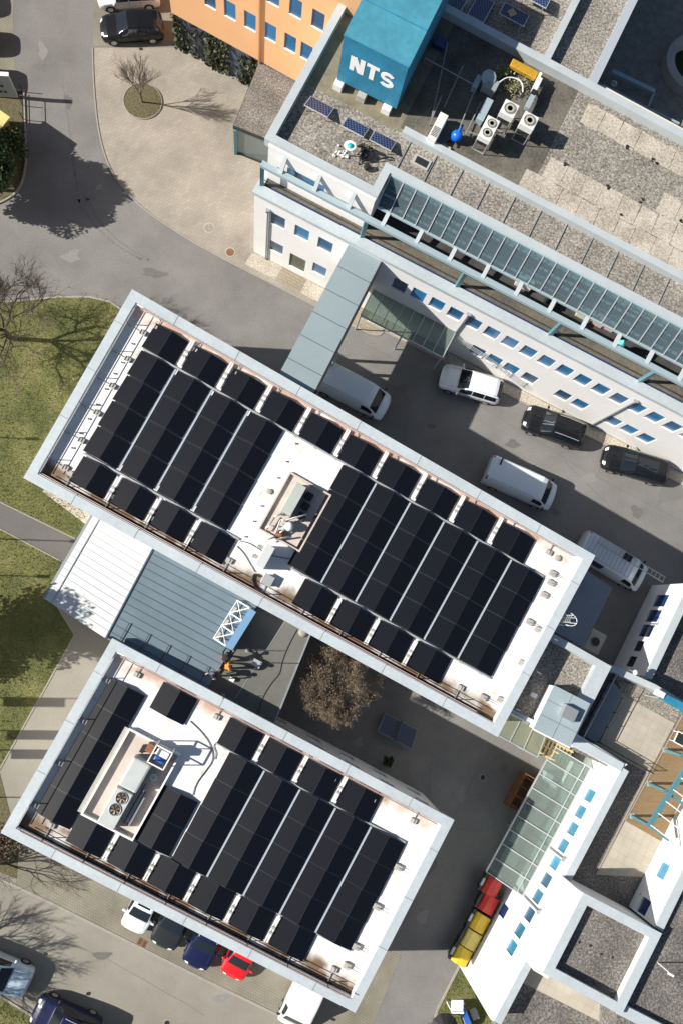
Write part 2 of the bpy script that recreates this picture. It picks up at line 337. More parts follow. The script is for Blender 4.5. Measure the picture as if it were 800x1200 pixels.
def facade(root,p0,p1,z0,z1,wins,wm,pm,out=None,depth=.16,sill=True,name='facade',frame=None):
    """wall sheet of thickness depth with real openings; wins = (s,z,w,h[,pane material]) centres"""
    p0=Vector((p0[0],p0[1]));p1=Vector((p1[0],p1[1])); e=(p1-p0); L=e.length; e.normalize(); n=Vector((e.y,-e.x))
    out=out or Vector((0,0))
    if (out-p0).dot(n)<0: n=-n
    wins=[w_ for w_ in wins if w_[2]/2+.02<w_[0]<L-w_[2]/2-.02]
    ss=sorted({0.,L}|{round(a-w_/2,4) for a,_,w_,_,*_r in wins}|{round(a+w_/2,4) for a,_,w_,_,*_r in wins}); zz=sorted({z0,z1}|{round(b-h/2,4) for _,b,_,h,*_r in wins}|{round(b+h/2,4) for _,b,_,h,*_r in wins})
    def P(s,z,d=0): q=p0+e*s+n*d; return Vector((q.x,q.y,z))
    m=MB()
    def hole(s,z): return any(abs(s-a)<w_/2 and abs(z-b)<h/2 for a,b,w_,h,*_r in wins)
    # merge vertical runs per z band to keep it light
    for j in range(len(zz)-1):
        zc=(zz[j]+zz[j+1])/2; i=0
        while i<len(ss)-1:
            if hole((ss[i]+ss[i+1])/2,zc): i+=1; continue
            k=i
            while k<len(ss)-1 and not hole((ss[k]+ss[k+1])/2,zc): k+=1
            m.add([P(ss[i],zz[j],depth),P(ss[k],zz[j],depth),P(ss[k],zz[j+1],depth),P(ss[i],zz[j+1],depth)],[(0,1,2,3)]); i=k
    for a,b,w_,h,*_r in wins:
        x0,x1,y0,y1=a-w_/2,a+w_/2,b-h/2,b+h/2
        for A_,B_ in (((x0,y0),(x0,y1)),((x1,y0),(x1,y1)),((x0,y0),(x1,y0)),((x0,y1),(x1,y1))):
            m.add([P(*A_,0),P(*B_,0),P(*B_,depth),P(*A_,depth)],[(0,1,2,3)])
    for A_,B_ in (((0,z0),(0,z1)),((L,z0),(L,z1)),((0,z1),(L,z1))): m.add([P(*A_,0),P(*B_,0),P(*B_,depth),P(*A_,depth)],[(0,1,2,3)])
    fo=m.build(name,wm,root)
    # make the sheet face outwards
    for k,wi in enumerate(wins):
        a,b,w_,h=wi[:4]; q=variant(wi[4] if len(wi)>4 else pm,rvar.choice((0,0,0,1,1,2,3)))
        x0,x1,y0,y1=a-w_/2,a+w_/2,b-h/2,b+h/2
        pn=MB().hexa([P(x0,y0,depth-.10),P(x1,y0,depth-.10),P(x1,y0,depth-.075),P(x0,y0,depth-.075)],[P(x0,y1,depth-.10),P(x1,y1,depth-.10),P(x1,y1,depth-.075),P(x0,y1,depth-.075)]).build('window',q,root)
        if frame:
            fm=MB()
            for c0,c1 in (((x0,y0),(x1,y0)),((x0,y1),(x1,y1)),((x0,y0),(x0,y1)),((x1,y0),(x1,y1)),((a,y0),(a,y1))): fm.bar(P(*c0,.05),P(*c1,.05),.05)
            fm.build('frame',frame,pn)
        if sill: MB().hexa([P(x0,y0,depth-.07),P(x1,y0,depth-.07),P(x1,y0,depth+.03),P(x0,y0,depth+.03)],[P(x0,y0+.03,depth-.07),P(x1,y0+.03,depth-.07),P(x1,y0+.03,depth+.05),P(x0,y0+.015,depth+.03)]).build('sill',M_sill,pn)
    return fo
def pipe(root,P,z0,z1,r=.055,m=None,hopper=True,name='downpipe'):
    o=MB().cyl((P.x,P.y),r,z0,z1,10)
    if hopper: o.box((P.x,P.y,z1+.08),(.24,.24,.2))
    return o.build(name,m or M_grey,root)
ORD=['first','second','third','fourth','fifth','sixth','seventh','eighth','ninth','tenth','eleventh','twelfth','thirteenth','fourteenth','fifteenth','sixteenth']
def struct(name,pts,z,m,th=None):
    o=MB()
    if th: o.prism(pts,z-th,z)
    else: o.sheet([(p[0],p[1],z) for p in pts])
    return o.build(name,m,kind='structure')
def PG(l,z=0): return [G(a,b,z) for a,b in l]
def smoothline(pts,it=2):
    for _ in range(it):
        q=[pts[0]]
        for a,b in zip(pts,pts[1:]): q+=[(a[0]*.75+b[0]*.25,a[1]*.75+b[1]*.25),(a[0]*.25+b[0]*.75,a[1]*.25+b[1]*.75)]
        pts=q+[pts[-1]]
    return pts
# ================================================================== GROUND
struct('ground',[(-700,-700),(700,-700),(700,700),(-700,700)],0,M_asph)
struct('access_road',[G(*p) for p in [(-150,1000),(-60,1010),(18,1038),(60,1059),(132,1095),(180,1119),(240,1149),(337,1196),(420,1242),(700,1390),(500,1500),(-300,1300)]],.004,M_asph2)
plz=[(108,56),(109,100),(117,165),(132,205),(163,243),(213,277),(255,301),(320,334),(372,361),(420,300),(420,60),(200,56)]
kerbl=smoothline([(108,56),(109,100),(115,160),(130,205),(163,243),(213,277),(255,301),(320,334),(372,361)])
struct('plaza_paving',PG(kerbl+[(430,330),(420,60),(205,56)]),.008,M_plaza)
o=MB(); strip(o,PG(kerbl),.09,-.05,.05,1); o.build('kerb',M_kerb,kind='structure')
struct('parking_paving',PG([(109,-60),(109,54),(205,54),(200,-60)]),.006,M_grid)
struct('bay_paving',PG([(-90,-40),(16,-40),(16,20),(18,84),(-90,80)]),.006,M_grid)
# walkway paving in front of the office and behind the glass canopy
wk=smoothline([(398,376),(420,386),(437,394),(448,393),(452,380),(458,366)])
struct('walkway_paving',PG([(398,376)]+wk+[(445,340),(420,340)]),.008,M_plaza2)
o=MB(); strip(o,PG(wk),.12,-.05,.05,1); o.build('kerb',M_kerb,kind='structure')
# lawns
lawn1=[(-160,350),(-40,356),(30,351),(70,347),(105,347),(130,353),(150,366),(175,420),(150,520),(120,560),(102,612),(88,632),(0,589),(-160,510)]
struct('lawn',PG(lawn1),.03,M_grass,.06)
o=MB(); strip(o,PG([(-160,350),(-40,356),(30,351),(70,347),(105,347),(130,353),(152,368)]),.12,-.05,.05,-1); o.build('kerb',M_kerb,kind='structure')
struct('footpath',PG([(-160,510),(0,589),(88,632),(110,648),(100,672),(72,657),(0,619),(-160,540)]),.008,M_path)
o=MB(); strip(o,PG([(-160,510),(0,589),(88,632)]),.07,-.02,.045,1); strip(o,PG([(-160,540),(0,619),(72,657)]),.07,-.02,.045,-1); o.build('kerb',M_kerb,kind='structure')
struct('gravel_strip',PG([(50,576),(56,572),(115,606),(103,616)]),.034,M_gravb)
struct('lawn',PG([(-160,540),(0,619),(72,657),(60,700),(87,744),(52,807),(25,855),(0,900),(-60,980),(-200,960)]),.03,M_grass,.06)
struct('side_path',PG([(87,744),(52,807),(25,855),(0,900),(-60,980),(-60,1012),(18,1040),(120,1000),(200,800),(140,740),(60,700)]),.006,M_asph2)
o=MB(); strip(o,PG([(60,700),(87,744),(52,807),(25,855),(0,900),(-60,980)]),.08,-.02,.045,1); o.build('kerb',M_kerb,kind='structure')
struct('grass_paver_parking',PG([(18,1038),(60,1059),(132,1095),(180,1119),(240,1149),(337,1196),(420,1240),(470,1120),(60,960),(25,1000)]),.010,M_grid)
o=MB(); strip(o,PG([(-60,1002),(18,1040),(60,1060),(132,1096),(180,1120),(240,1150),(337,1197),(420,1240)]),.16,-.05,.035,1); o.build('kerb',M_kerb,kind='structure')
struct('planting_bed',PG([(-60,960),(0,905),(14,960),(22,1000),(20,1030),(-40,1005)]),.02,M_soil)
struct('lawn',PG([(-60,1135),(0,1168),(45,1196),(160,1262),(-60,1330)]),.03,M_grass,.06)
o=MB(); strip(o,PG([(-60,1135),(0,1168),(45,1196),(160,1262)]),.12,-.05,.06,1); o.build('kerb',M_kerb,kind='structure')
struct('lawn',PG([(538,1130),(600,1130),(640,1230),(560,1260),(500,1230),(512,1180)]),.03,M_grass,.06)
o=MB(); strip(o,PG([(538,1128),(512,1180),(490,1240)]),.14,-.05,.07,1); o.build('kerb',M_kerb,kind='structure')
struct('planting_bed',PG([(-60,105),(26,108),(29,190),(22,222),(0,236),(-60,250)]),.03,M_soil,.06)
o=MB(); strip(o,PG([(-20,106),(27,107)]+smoothline([(30,190),(24,222),(0,238),(-40,250)])),.12,-.05,.10,1); o.build('kerb',M_kerb,kind='structure')
rnd=random.Random(40)
def crack(pts,w_=.018,m=None):
    P=[]; 
    for a,b in zip(pts,pts[1:]):
        for k in range(5): q=k/5; P.append((a[0]+(b[0]-a[0])*q+rnd.uniform(-.7,.7),a[1]+(b[1]-a[1])*q+rnd.uniform(-.7,.7)))
    P.append(pts[-1]); o=MB(); strip(o,PG(P),w_,.004,.0065,1); o.build('asphalt_crack',m or mat('crack_filler',(.12,.117,.11),.9),kind='structure')
crack([(420,400),(500,440),(600,500),(700,560),(800,612)]); crack([(560,900),(520,980),(470,1060),(440,1120)],.03); crack([(505,880),(500,960),(470,1010)],.03); crack([(0,1080),(120,1120),(240,1190)],.02); crack([(660,540),(720,600)])
Mty=mat('tyre_mark',(.16,.155,.148),.9,n=(5,.2))
for off in (0,9): crack(smoothline([(92+off,235-off*.3),(108+off,262),(135+off,288),(165+off,305)]),.09,Mty)
def oil(px,py,rx,ry,m):
    P=G(px,py); a0=rnd.random()*6; o=MB(); o.sheet([(P.x+rx*math.cos(a)*(1+.35*math.sin(3*a+a0)+rnd.uniform(-.12,.12)),P.y+ry*math.sin(a)*(1+.3*math.cos(2*a+a0)+rnd.uniform(-.12,.12)),.0072+.0003*rnd.random()) for a in [math.pi*2*k/22 for k in range(22)]]); o.build('oil_stain',m,kind='structure')
Moil=mat('oil_stain',(.125,.12,.112),.7,n=(6,.15)); Moil2=mat('pale_stain',(.215,.21,.20),.9,n=(6,.12))
for px,py,rx,ry,m in ((470,455,.5,.3,Moil),(505,500,.3,.2,Moil),(600,520,.5,.25,Moil),(690,560,.6,.3,Moil2),(560,470,.25,.2,Moil),(745,600,.4,.5,Moil),(540,930,.3,.5,Moil2),(500,1010,.5,.7,Moil),(520,960,.2,.2,Moil),(495,1075,.35,.5,Moil2),(450,1120,.4,.3,Moil),(590,900,.25,.3,Moil),(85,300,.6,.4,Moil2),(180,320,.8,.3,Moil),(50,60,.3,.7,Moil2),(80,120,.25,.6,Moil),(120,1120,.5,.3,Moil),(260,1170,.6,.3,Moil2),(650,600,.3,.2,Moil),(420,870,.3,.3,Moil2)): oil(px,py,rx,ry,m)
# patches of repaired asphalt, manholes
struct('asphalt_patch',PG([(775,560),(800,552),(800,585),(770,590)]),.004,M_patch)
def manhole(px,py,r,m,label):
    P=G(px,py); t=thing('manhole_cover',label,'manhole cover',P,'manhole covers in the paving')
    o=MB(); o.tube([(P.x,P.y,.006),(P.x,P.y,.016)],r,24); o.build('frame',M_conc,t)
    o=MB(); o.tube([(P.x,P.y,.012),(P.x,P.y,.021)],r*.84,24)
    for k in range(-2,3): o.box((P.x+k*r*.28,P.y,.023),(.03,r*1.1,.006))
    o.build('lid',m,t)
manhole(245,267,.36,M_plaza2,'round paver-filled manhole cover in the plaza by the kerb')
manhole(270,295.5,.33,M_rust,'rust-brown manhole cover at the plaza edge')
manhole(565,911,.2,M_dark,'small dark drain cover in the shaded courtyard asphalt')
manhole(196,1199,.2,M_dark,'dark drain cover in the access road at the bottom edge')
for i,(a,b) in enumerate([(164,1103),(169,1106)]):
    P=G(a,b); t=thing('drain_grate',['left','right'][i]+' one of the two rusty drain grates by the parking kerb','drain grate',P,'drain grates by the parking kerb')
    o=MB(); o.box((P.x,P.y,.02),(.24,.4,.03),R(-28)); o.build('frame',M_rust,t); o=MB()
    for k in (-.12,-.04,.04,.12): o.box((P.x+k*.47,P.y+k*.88,.037),(.17,.03,.01),R(-28))
    o.build('bars',M_dark,t)
# round tree bed
P=G(167.5,119); t=thing('round_tree_bed','round planted tree bed with a stone rim in the paved plaza','tree bed',P)
o=MB(); n=36; rr=1.33
o.lathe((P.x,P.y,0),[(rr,0),(rr,.09),(rr-.05,.10),(rr-.05,.03)],36); o.build('rim',M_kerb,t)
o=MB(); o.lathe((P.x,P.y,0),[(rr-.05,.02),(rr-.05,.07),(.7,.12),(.05,.15)],36); o.build('soil',M_soil,t)
# ================================================================== MIDDLE AND LOWER SOLAR BUILDINGS
ZA,ZB=8.7,7.6
QA=Quad([(155,338.7),(697,651),(582.5,863.7),(27.5,560)],ZA,30.7,11.9)
QB=Quad([(131.7,748),(532,961),(416,1187),(1,976)],ZB,21.7,11.7)
def main_block(Q,cw,label,dirtside):
    z=Q.z; L,W=Q.L,Q.W
    c=Q.w(L/2,W/2,0); root=thing('flat_roof_building',label,'building',(c.x,c.y,0))
    cor=[Q.w(0,W),Q.w(L,W),Q.w(L,0),Q.w(0,0)]
    ins=.22
    o=MB(); qbox(o,Q,ins+.2,L-ins-.2,ins+.2,W-ins-.2,0,z-.55); o.build('wall_core',M_white,root)
    pc=[Q.w(ins,ins),Q.w(L-ins,ins),Q.w(L-ins,W-ins),Q.w(ins,W-ins)]
    for k in range(4):
        a,b=pc[k],pc[(k+1)%4]; ln=(b-a).length; e=(b-a).normalized(); mid=(a+b)/2; cen=Q.w(L/2,W/2); o_=mid+(mid-cen)*3
        nn=(Vector((e.y,-e.x,0))); nn=nn if (mid-cen).dot(nn)>0 else -nn
        a2,b2=a-nn*.2,b-nn*.2
        wins=[]; cnt=int((ln-1.2)//2.05)
        if k in (0,2):
            for i in range(cnt):
                for zr in ((1.6,4.3,6.4) if z>8.2 else (1.7,4.9)): wins.append((1.1+i*(ln-2.2)/max(1,cnt-1),zr,1.0,1.25))
        facade(root,a2,b2,0,z-.5,wins,M_white,M_navy,out=o_.xy,depth=.2,sill=False)
    # coping, sloping slightly inwards
    o=MB(); inn=ring(o,cor,cw,z-.42,z); o.build('coping',M_cop,root)
    o=MB()
    for u in range(3,int(L),4):
        for v0,v1 in ((0,cw),(W-cw,W)): qbox(o,Q,u,u+.03,v0-.01,v1+.01,z-.1,z+.012)
    for v in range(2,int(W),3):
        for u0,u1 in ((0,cw),(L-cw,L)): qbox(o,Q,u0-.01,u1+.01,v,v+.03,z-.1,z+.012)
    o.build('coping_joints',M_grey,root)
    # inner upstand
    zd=z-.43
    o=MB(); 
    for (u0,u1,v0,v1) in ((cw,L-cw,cw,cw+.05),(cw,L-cw,W-cw-.05,W-cw),(cw,cw+.05,cw+.05,W-cw-.05),(L-cw-.05,L-cw,cw+.05,W-cw-.05)): qbox(o,Q,u0,u1,v0,v1,zd-.02,z-.06)
    o.build('upstand',M_white,root)
    # deck with uv in metres
    o=MB(); o.uv=[]; nu,nv=31,13
    for i in range(nu):
        for j in range(nv):
            u=cw+(L-2*cw)*i/(nu-1); v=cw+(W-2*cw)*j/(nv-1); o.v.append(Q.w(u,v,zd)); o.uv.append((u,v))
    for i in range(nu-1):
        for j in range(nv-1): a=i*nv+j; o.f.append((a,a+nv,a+nv+1,a+1))
    o.build('roof_membrane',membrane('white_membrane_'+('a' if z>8 else 'b'),W),root)
    o=MB(); qbox(o,Q,cw+.05,L-cw-1.2,W-cw-(.24 if z>8 else .13),W-cw-.055,zd-.01,zd+.02); o.build('gutter',M_bitumen,root)  # dark strip along the lower inner edge, narrower on the lower roof
    return root,zd
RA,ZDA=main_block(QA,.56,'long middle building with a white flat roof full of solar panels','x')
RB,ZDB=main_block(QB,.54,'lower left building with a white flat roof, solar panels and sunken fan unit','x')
# ---- solar panels
PL,PW=1.615,1.09; TILT=R(12)
m_=MB(); m_.box((0,0,0),(PW,PL,.035)); proto=m_.build('solar_panel',M_frame,origin=(0,0,0))
mc=MB(); mc.box((0,0,.0195),(PW-.03,PL-.045,.006)); cell=mc.build('cell_face',M_cell,proto)
first=[True]
def panel(Q,u,v,zd,side,label,group,dz=0):
    global proto
    if first[0]: o=proto; first[0]=False
    else:
        o=proto.copy(); COL.objects.link(o); c=cell.copy(); COL.objects.link(c); c.parent=o
    o.location=Q.w(u,v,zd+.22+dz); o.rotation_euler=Euler((0,-TILT*side,Q.yaw(u,v)))
    tag(o,label,'solar panel',group); return o
def field(Q,zd,u0,pitch,n,v0,nv,what,group,pl=1.62):
    for i in range(n):
        for side,nm in ((1,'left'),(-1,'right')):
            uc=u0+i*pitch+1.09+(-side)*.545*math.cos(TILT)
            for j in range(nv):
                lb=f"panel, {what}, {ORD[i]} ridge from left, {nm} slope"
                if nv>1: lb+=f", {ORD[j]} from top"
                panel(Q,uc,v0+pl*(j+.5),zd,side,lb,group)
gA='solar panels on the middle roof'; gB='solar panels on the lower left roof'
def valley(Q,zd,u0,pitch,n,v0,v1,what):  # added strips imitate the bluish line of shaded roof between the ridges
    for i in range(n-1):
        u=u0+(i+1)*pitch-(pitch-2.18)/2+.0
        t=thing('valley_light_line',f'added pale light-line strip in valley {ORD[i]} from left of {what}','rail',Q.w(u,(v0+v1)/2,zd),'added light-line strips in the panel valleys')
        o=MB(); qbox(o,Q,u-.05,u+.05,v0,v1,zd+.13,zd+.17); o.build('profile',mat('valley_line_tone',(.50,.56,.62),.4,metal=.3),t)
        o=MB(); qbox(o,Q,u-.02,u+.02,v0+.3,v1-.3,zd,zd+.10); o.build('base',M_grey,t)
valley(QA,ZDA,2.05,2.38,4,2.65,9.05,'the left field, middle roof'); valley(QA,ZDA,15.3,2.26,6,2.65,9.05,'the right field, middle roof'); valley(QB,ZDB,8.75,2.26,5,2.53,8.95,'the main field, lower roof')
field(QA,ZDA,2.05,2.38,4,2.62,4,'middle roof left field',gA)
field(QA,ZDA,15.3,2.26,6,2.62,4,'middle roof right field',gA)
field(QA,ZDA,2.0,2.565,10,.90,1,'middle roof top row',gA)
field(QA,ZDA,2.2,2.565,4,9.27,1,'middle roof bottom row left',gA)
field(QA,ZDA,16.6,2.5,4,9.27,1,'middle roof bottom row right',gA)
field(QB,ZDB,8.75,2.26,5,2.5,4,'lower roof main field',gB)
field(QB,ZDB,.98,2.2,1,1.95,5,'lower roof left strip',gB)
field(QB,ZDB,6.42,2.2,1,5.7,2,'lower roof beside sunken unit',gB)
field(QB,ZDB,3.62,2.2,1,.78,1,'lower roof top row apart',gB)
field(QB,ZDB,7.85,2.5,4,.78,1,'lower roof top row',gB)
field(QB,ZDB,3.2,2.5,6,9.02,1,'lower roof bottom row',gB)
# cable trays and support feet between the fields
def tray(Q,zd,u0,u1,v,label,n):
    t=thing('cable_tray',label,'cable tray',Q.w((u0+u1)/2,v,zd),'cable trays between the panel fields')
    o=MB(); qbox(o,Q,u0,u1,v-.05,v+.05,zd+.06,zd+.12); o.build('tray',M_light,t)
    for i in range(n): u=u0+(u1-u0)*(i+.5)/n; o=MB(); qbox(o,Q,u-.09,u+.09,v-.09,v+.09,zd,zd+.059); o.build('foot',M_conc,t)
tray(QA,ZDA,2.1,28.7,2.545,'thin metal cable tray under the top row of the middle roof',20)
tray(QA,ZDA,2.1,12.2,9.19,'cable tray above the bottom left row of the middle roof',9)
tray(QA,ZDA,15.6,28.8,9.19,'cable tray above the bottom right row of the middle roof',10)
tray(QB,ZDB,7.8,19.9,2.43,'cable tray under the top row of the lower left roof',10)
tray(QB,ZDB,6.4,20.0,9.0,'cable tray above the bottom row of the lower left roof',12)
# white ballast plates with rails in the gaps of the short rows
def gaps(Q,zd,us,v0,v1,where):
    for i,u in enumerate(us):
        t=thing('ballast_rail',f'white twin rail with clamps in {ORD[i]} gap of {where}','rail',Q.w(u,(v0+v1)/2,zd),'twin rails in the panel gaps')
        o=MB()
        for du in (-.07,.07): qbox(o,Q,u+du-.045,u+du+.045,v0,v1,zd+.17,zd+.22)
        o.build('rails',M_sill,t); o=MB()
        vm=v0+(v1-v0)*.55
        for dv in (-.18,.12): qbox(o,Q,u-.11,u+.11,vm+dv-.06,vm+dv+.06,zd+.02,zd+.26)
        o.build('clamps',M_conc,t)
gaps(QA,ZDA,[2.0+2.565*k-.19 for k in range(1,10)],.75,2.4,'the middle roof top row')
gaps(QA,ZDA,[2.2+2.565*k-.19 for k in range(1,4)],9.4,10.9,'the middle roof bottom left row')
gaps(QA,ZDA,[16.6+2.5*k-.16 for k in range(1,4)],9.4,10.9,'the middle roof bottom right row')
gaps(QB,ZDB,[7.85+2.5*k-.16 for k in range(1,4)],.7,2.3,'the lower roof top row')
gaps(QB,ZDB,[3.2+2.5*k-.16 for k in range(1,6)],9.1,10.6,'the lower roof bottom row')
# ---- free standing guard rails
def guard(Q,zd,uv0,uv1,inw,n,label,m,h=.85,posts=True,arm=1.0):
    a=Vector(uv0);b=Vector(uv1); mid=(a+b)/2
    t=thing('guard_rail',label,'guard rail',Q.w(mid.x,mid.y,zd),'guard rails on the flat roofs')
    for zz in (h,h*.5):
        o=MB(); o.tube([Q.w(*(a.lerp(b,k/12)),zd+zz) for k in range(13)],.025,6); o.build('rail',m,t)
    iw=Vector(inw)
    for i in range(n):
        p=a.lerp(b,(i+.5)/n); q=p+iw*arm
        o=MB(); o.tube([Q.w(*p,zd+.05),Q.w(*p,zd+h)],.028,6); o.build('post',M_dark if m is not M_light else m,t)
        o=MB(); o.tube([Q.w(*p,zd+.08),Q.w(*q,zd+.06)],.026,6); o.build('arm',M_grey,t)
        o=MB(); P=Q.w(*q,zd); o.box((P.x,P.y,zd+.07),(.38,.28,.14),Q.yaw(*q)); o.box((P.x,P.y,zd+.16),(.10,.20,.05),Q.yaw(*q)); o.build('counterweight',M_conc,t,bevel=.02)
M_railpink=mat('worn_pink_rail',(.42,.30,.27),.5)
guard(QA,ZDA,(.66,.9),(.66,11.2),(1,0),6,'white guard rail along the left end of the middle roof',M_light)
guard(QA,ZDA,(.9,11.22),(28.8,11.22),(0,-1),11,'long guard rail along the lower edge of the middle roof',M_railpink,arm=.75)
guard(QA,ZDA,(.9,.68),(29.6,.68),(0,1),11,'long guard rail along the street edge of the middle roof',M_railpink,h=.5,arm=.45)
guard(QB,ZDB,(.62,.9),(.62,11.0),(1,0),4,'white guard rail along the left end of the lower roof',M_light,arm=.25)
guard(QB,ZDB,(.9,11.05),(20.9,11.05),(0,-1),8,'guard rail along the lower edge of the lower left roof',M_railpink,arm=.75)
guard(QB,ZDB,(.9,.66),(21.0,.66),(0,1),8,'guard rail along the upper edge of the lower left roof',M_railpink,h=.5,arm=.5)
# ---- small roof dots (membrane vents)
def dot(Q,zd,u,v,r,label,i):
    P=Q.w(u,v,zd); t=thing('roof_vent',label,'vent',P,'small vents on the white roofs')
    o=MB(); o.tube([P,P+Vector((0,0,.09))],r*.7,12); o.build('pipe',M_grey,t); o=MB(); o.lathe(P+Vector((0,0,.09)),[(r,0),(r,.03),(r*.3,.06)],12); o.build('cap',M_conc if r>.1 else M_grey,t)
for i,(a,b) in enumerate([(143,425),(155,403),(134,438),(124,456),(114,474),(104,491),(94,508),(85,525)]): dot(QA,ZDA,*QA.inv(a,b,ZDA),.055,f'{ORD[i]} small vent from a line by the left end of the middle roof',i)
for i,(a,b) in enumerate([(346,520),(335,541),(325,560),(306,593),(297,611),(287,629)]): dot(QA,ZDA,*QA.inv(a,b,ZDA),.055,f'{ORD[i]} small vent beside the pit on the middle roof',i)
dot(QA,ZDA,*QA.inv(315,576,ZDA),.17,'round grey roof vent left of the pit on the middle roof',0)
dot(QA,ZDA,*QA.inv(652,654,ZDA),.19,'round grey roof vent at the right corner of the middle roof',0)
dot(QB,ZDB,*QB.inv(516,964,ZDB),.1,'small vent in the dirty right corner of the lower roof',0)
def block(Q,zd,px,py,label):
    u,v=Q.inv(px,py,zd); P=Q.w(u,v,zd); t=thing('ballast_block',label,'ballast block',P,'grey ballast blocks on the white roofs')
    o=MB(); o.box((P.x,P.y,zd+.09),(.42,.32,.18),Q.yaw(u,v)); o.build('block',M_conc,t,bevel=.025)
    e=Q.w(u+1.3,v,zd); o=MB(); o.tube([(P.x,P.y,zd+.2),(e.x,e.y,zd+.2)],.022,6); o.build('arm',M_grey,t)
for i,(a,b,l) in enumerate([(646,672,'near the street corner'),(644,683,'second below the street corner'),(636,697,'third below the street corner'),(619,729,'left one of a pair at mid edge'),(629,738,'right one of a pair at mid edge'),(610,777,'alone near the lower end'),(565,817,'left one in the lower corner'),(585,820,'right one in the lower corner')]): block(QA,ZDA,a,b,f'grey ballast block, right end of middle roof, {l}')
for i,(a,b,l) in enumerate([(466,1016,'uppermost'),(441,1062,'middle'),(417,1109,'below the panels'),(406,1131,'in the lower corner')]): block(QB,ZDB,a,b,f'grey ballast block on the right end of the lower roof, {l}')
def cable(pts,z,r,label,m=M_dark,name='roof_cable'):
    P=[G(a,b,z) for a,b in smoothline(pts)]; return MB().tube(P,r,6).build(name,m,label=label,cat='cable',smooth=True)
cable([(586,842),(594,826),(600,806),(606,790),(614,787),(622,796)],ZDA+.1,.055,'thick dark hose looping over the lower right corner of the middle roof')
cable([(306,676),(298,672),(295,680),(300,690),(312,697)],ZDA+.1,.06,'thick dark hose hooked over the edge near the pit of the middle roof')
cable([(281,634),(292,636),(303,643),(314,650),(328,653),(340,655)],ZDA+.05,.022,'thin black cable curving below the pit on the middle roof')
cable([(278,640),(286,648),(293,660),(299,670)],ZDA+.05,.022,'thin black cable from the bottom row towards the middle roof edge')
cable([(223,845),(236,857),(247,872),(251,890),(240,905),(230,918),(226,932)],ZDB+.05,.022,'dark cable winding over the white part of the lower roof')
cable([(252,890),(254,882),(250,875),(253,870)],ZDB+.05,.02,'short cable loop beside the winding one on the lower roof')
# ---- sunken plant area on the middle roof
def pit(Q,zd,u0,u1,v0,v1,label,h=.22):
    P=Q.w((u0+u1)/2,(v0+v1)/2,zd); t=thing('roof_plant_pit',label,'plant pit',P)
    o=MB(); qbox(o,Q,u0,u1,v0,v1,zd+.004,zd+.03); o.build('floor',M_pink,t)
    for a in ((u0-.1,u1+.1,v0-.1,v0),(u0-.1,u1+.1,v1,v1+.1),(u0-.1,u0,v0,v1),(u1,u1+.1,v0,v1)):
        o=MB(); qbox(o,Q,*a,zd,zd+h); o.build('curb',M_pink if h<.3 else M_white,t)
    return t
pit(QA,ZDA,12.95,15.5,4.6,8.1,'pinkish plant pit with air unit in the middle roof')
def hull(Q,u0,u1,v0,v1,z0,z1,name,m,t,bev=.03): o=MB(); qbox(o,Q,u0,u1,v0,v1,z0,z1); return o.build(name,m,t,bevel=bev)
t=thing('air_handler','grey boxy air handling unit with dark side in the middle roof pit','air handler',QA.w(13.9,5.9,ZDA))
hull(QA,13.5,14.15,4.95,6.75,ZDA+.03,ZDA+1.0,'casing',mat('pale_green_metal',(.42,.46,.43),.5,n2=(1,.1)),t)
hull(QA,14.15,14.17,5.05,6.6,ZDA+.2,ZDA+.9,'grille',M_dark,t,0)
for k in range(3):
    P=QA.w(14.5+.1*k,5.2+.6*k,ZDA); o=MB(); o.box((P.x,P.y,ZDA+.22),(.45,.4,.4),QA.yaw(14,6)); o.build('duct_box',M_dark,t,bevel=.03)
t=thing('pipe_cluster','tangle of pale pipes and valves around a white drum in the middle roof pit','pipes',QA.w(14,7.3,ZDA))
rnd=random.Random(3)
P=QA.w(14.35,7.25,ZDA); o=MB(); o.lathe(P,[(.27,0),(.27,.55),(.2,.68),(.05,.73)],18); o.build('drum',M_sill,t,smooth=True)
P=QA.w(14.1,7.85,ZDA); o=MB(); o.lathe(P,[(.24,0),(.24,.35),(.12,.45)],16); o.build('pump',M_rust,t,smooth=True)
for k in range(11):
    u=13.3+rnd.random()*1.1; v=6.8+rnd.random()*1.5; z=ZDA+.15+rnd.random()*.6
    p=[QA.w(u,v,ZDA+.03),QA.w(u,v,z)]; 
    if k%2: p.append(QA.w(u+rnd.uniform(-.2,.9),v-rnd.uniform(.2,.9),z))
    else: p.append(QA.w(u-rnd.uniform(.1,.5),v+rnd.uniform(-.2,.6),z))
    o=MB(); o.tube(p,.035+.02*rnd.random(),6); o.build('pipe',M_light if k%3 else M_sill,t,smooth=True)
t=thing('roof_hatch','white roof hatch upstand below the pit of the middle roof','roof hatch',QA.w(13.9,9.4,ZDA))
hull(QA,13.75,14.25,8.75,10.0,ZDA,ZDA+1.05,'upstand',M_white,t); hull(QA,13.72,14.28,8.72,10.03,ZDA+1.05,ZDA+1.12,'lid',M_lmem,t)
for k in range(2): hull(QA,13.3,13.55,8.9+.6*k,9.1+.6*k,ZDA,ZDA+.12,'latch_block',M_grey,t)
t=thing('vent_box','small grey metal box by the edge next to the pit of the middle roof','vent box',QA.w(14.7,10.3,ZDA))
hull(QA,14.5,15.05,10.15,10.65,ZDA,ZDA+.35,'box',M_light,t); hull(QA,14.45,15.1,10.1,10.7,ZDA+.35,ZDA+.40,'lid',M_light,t)
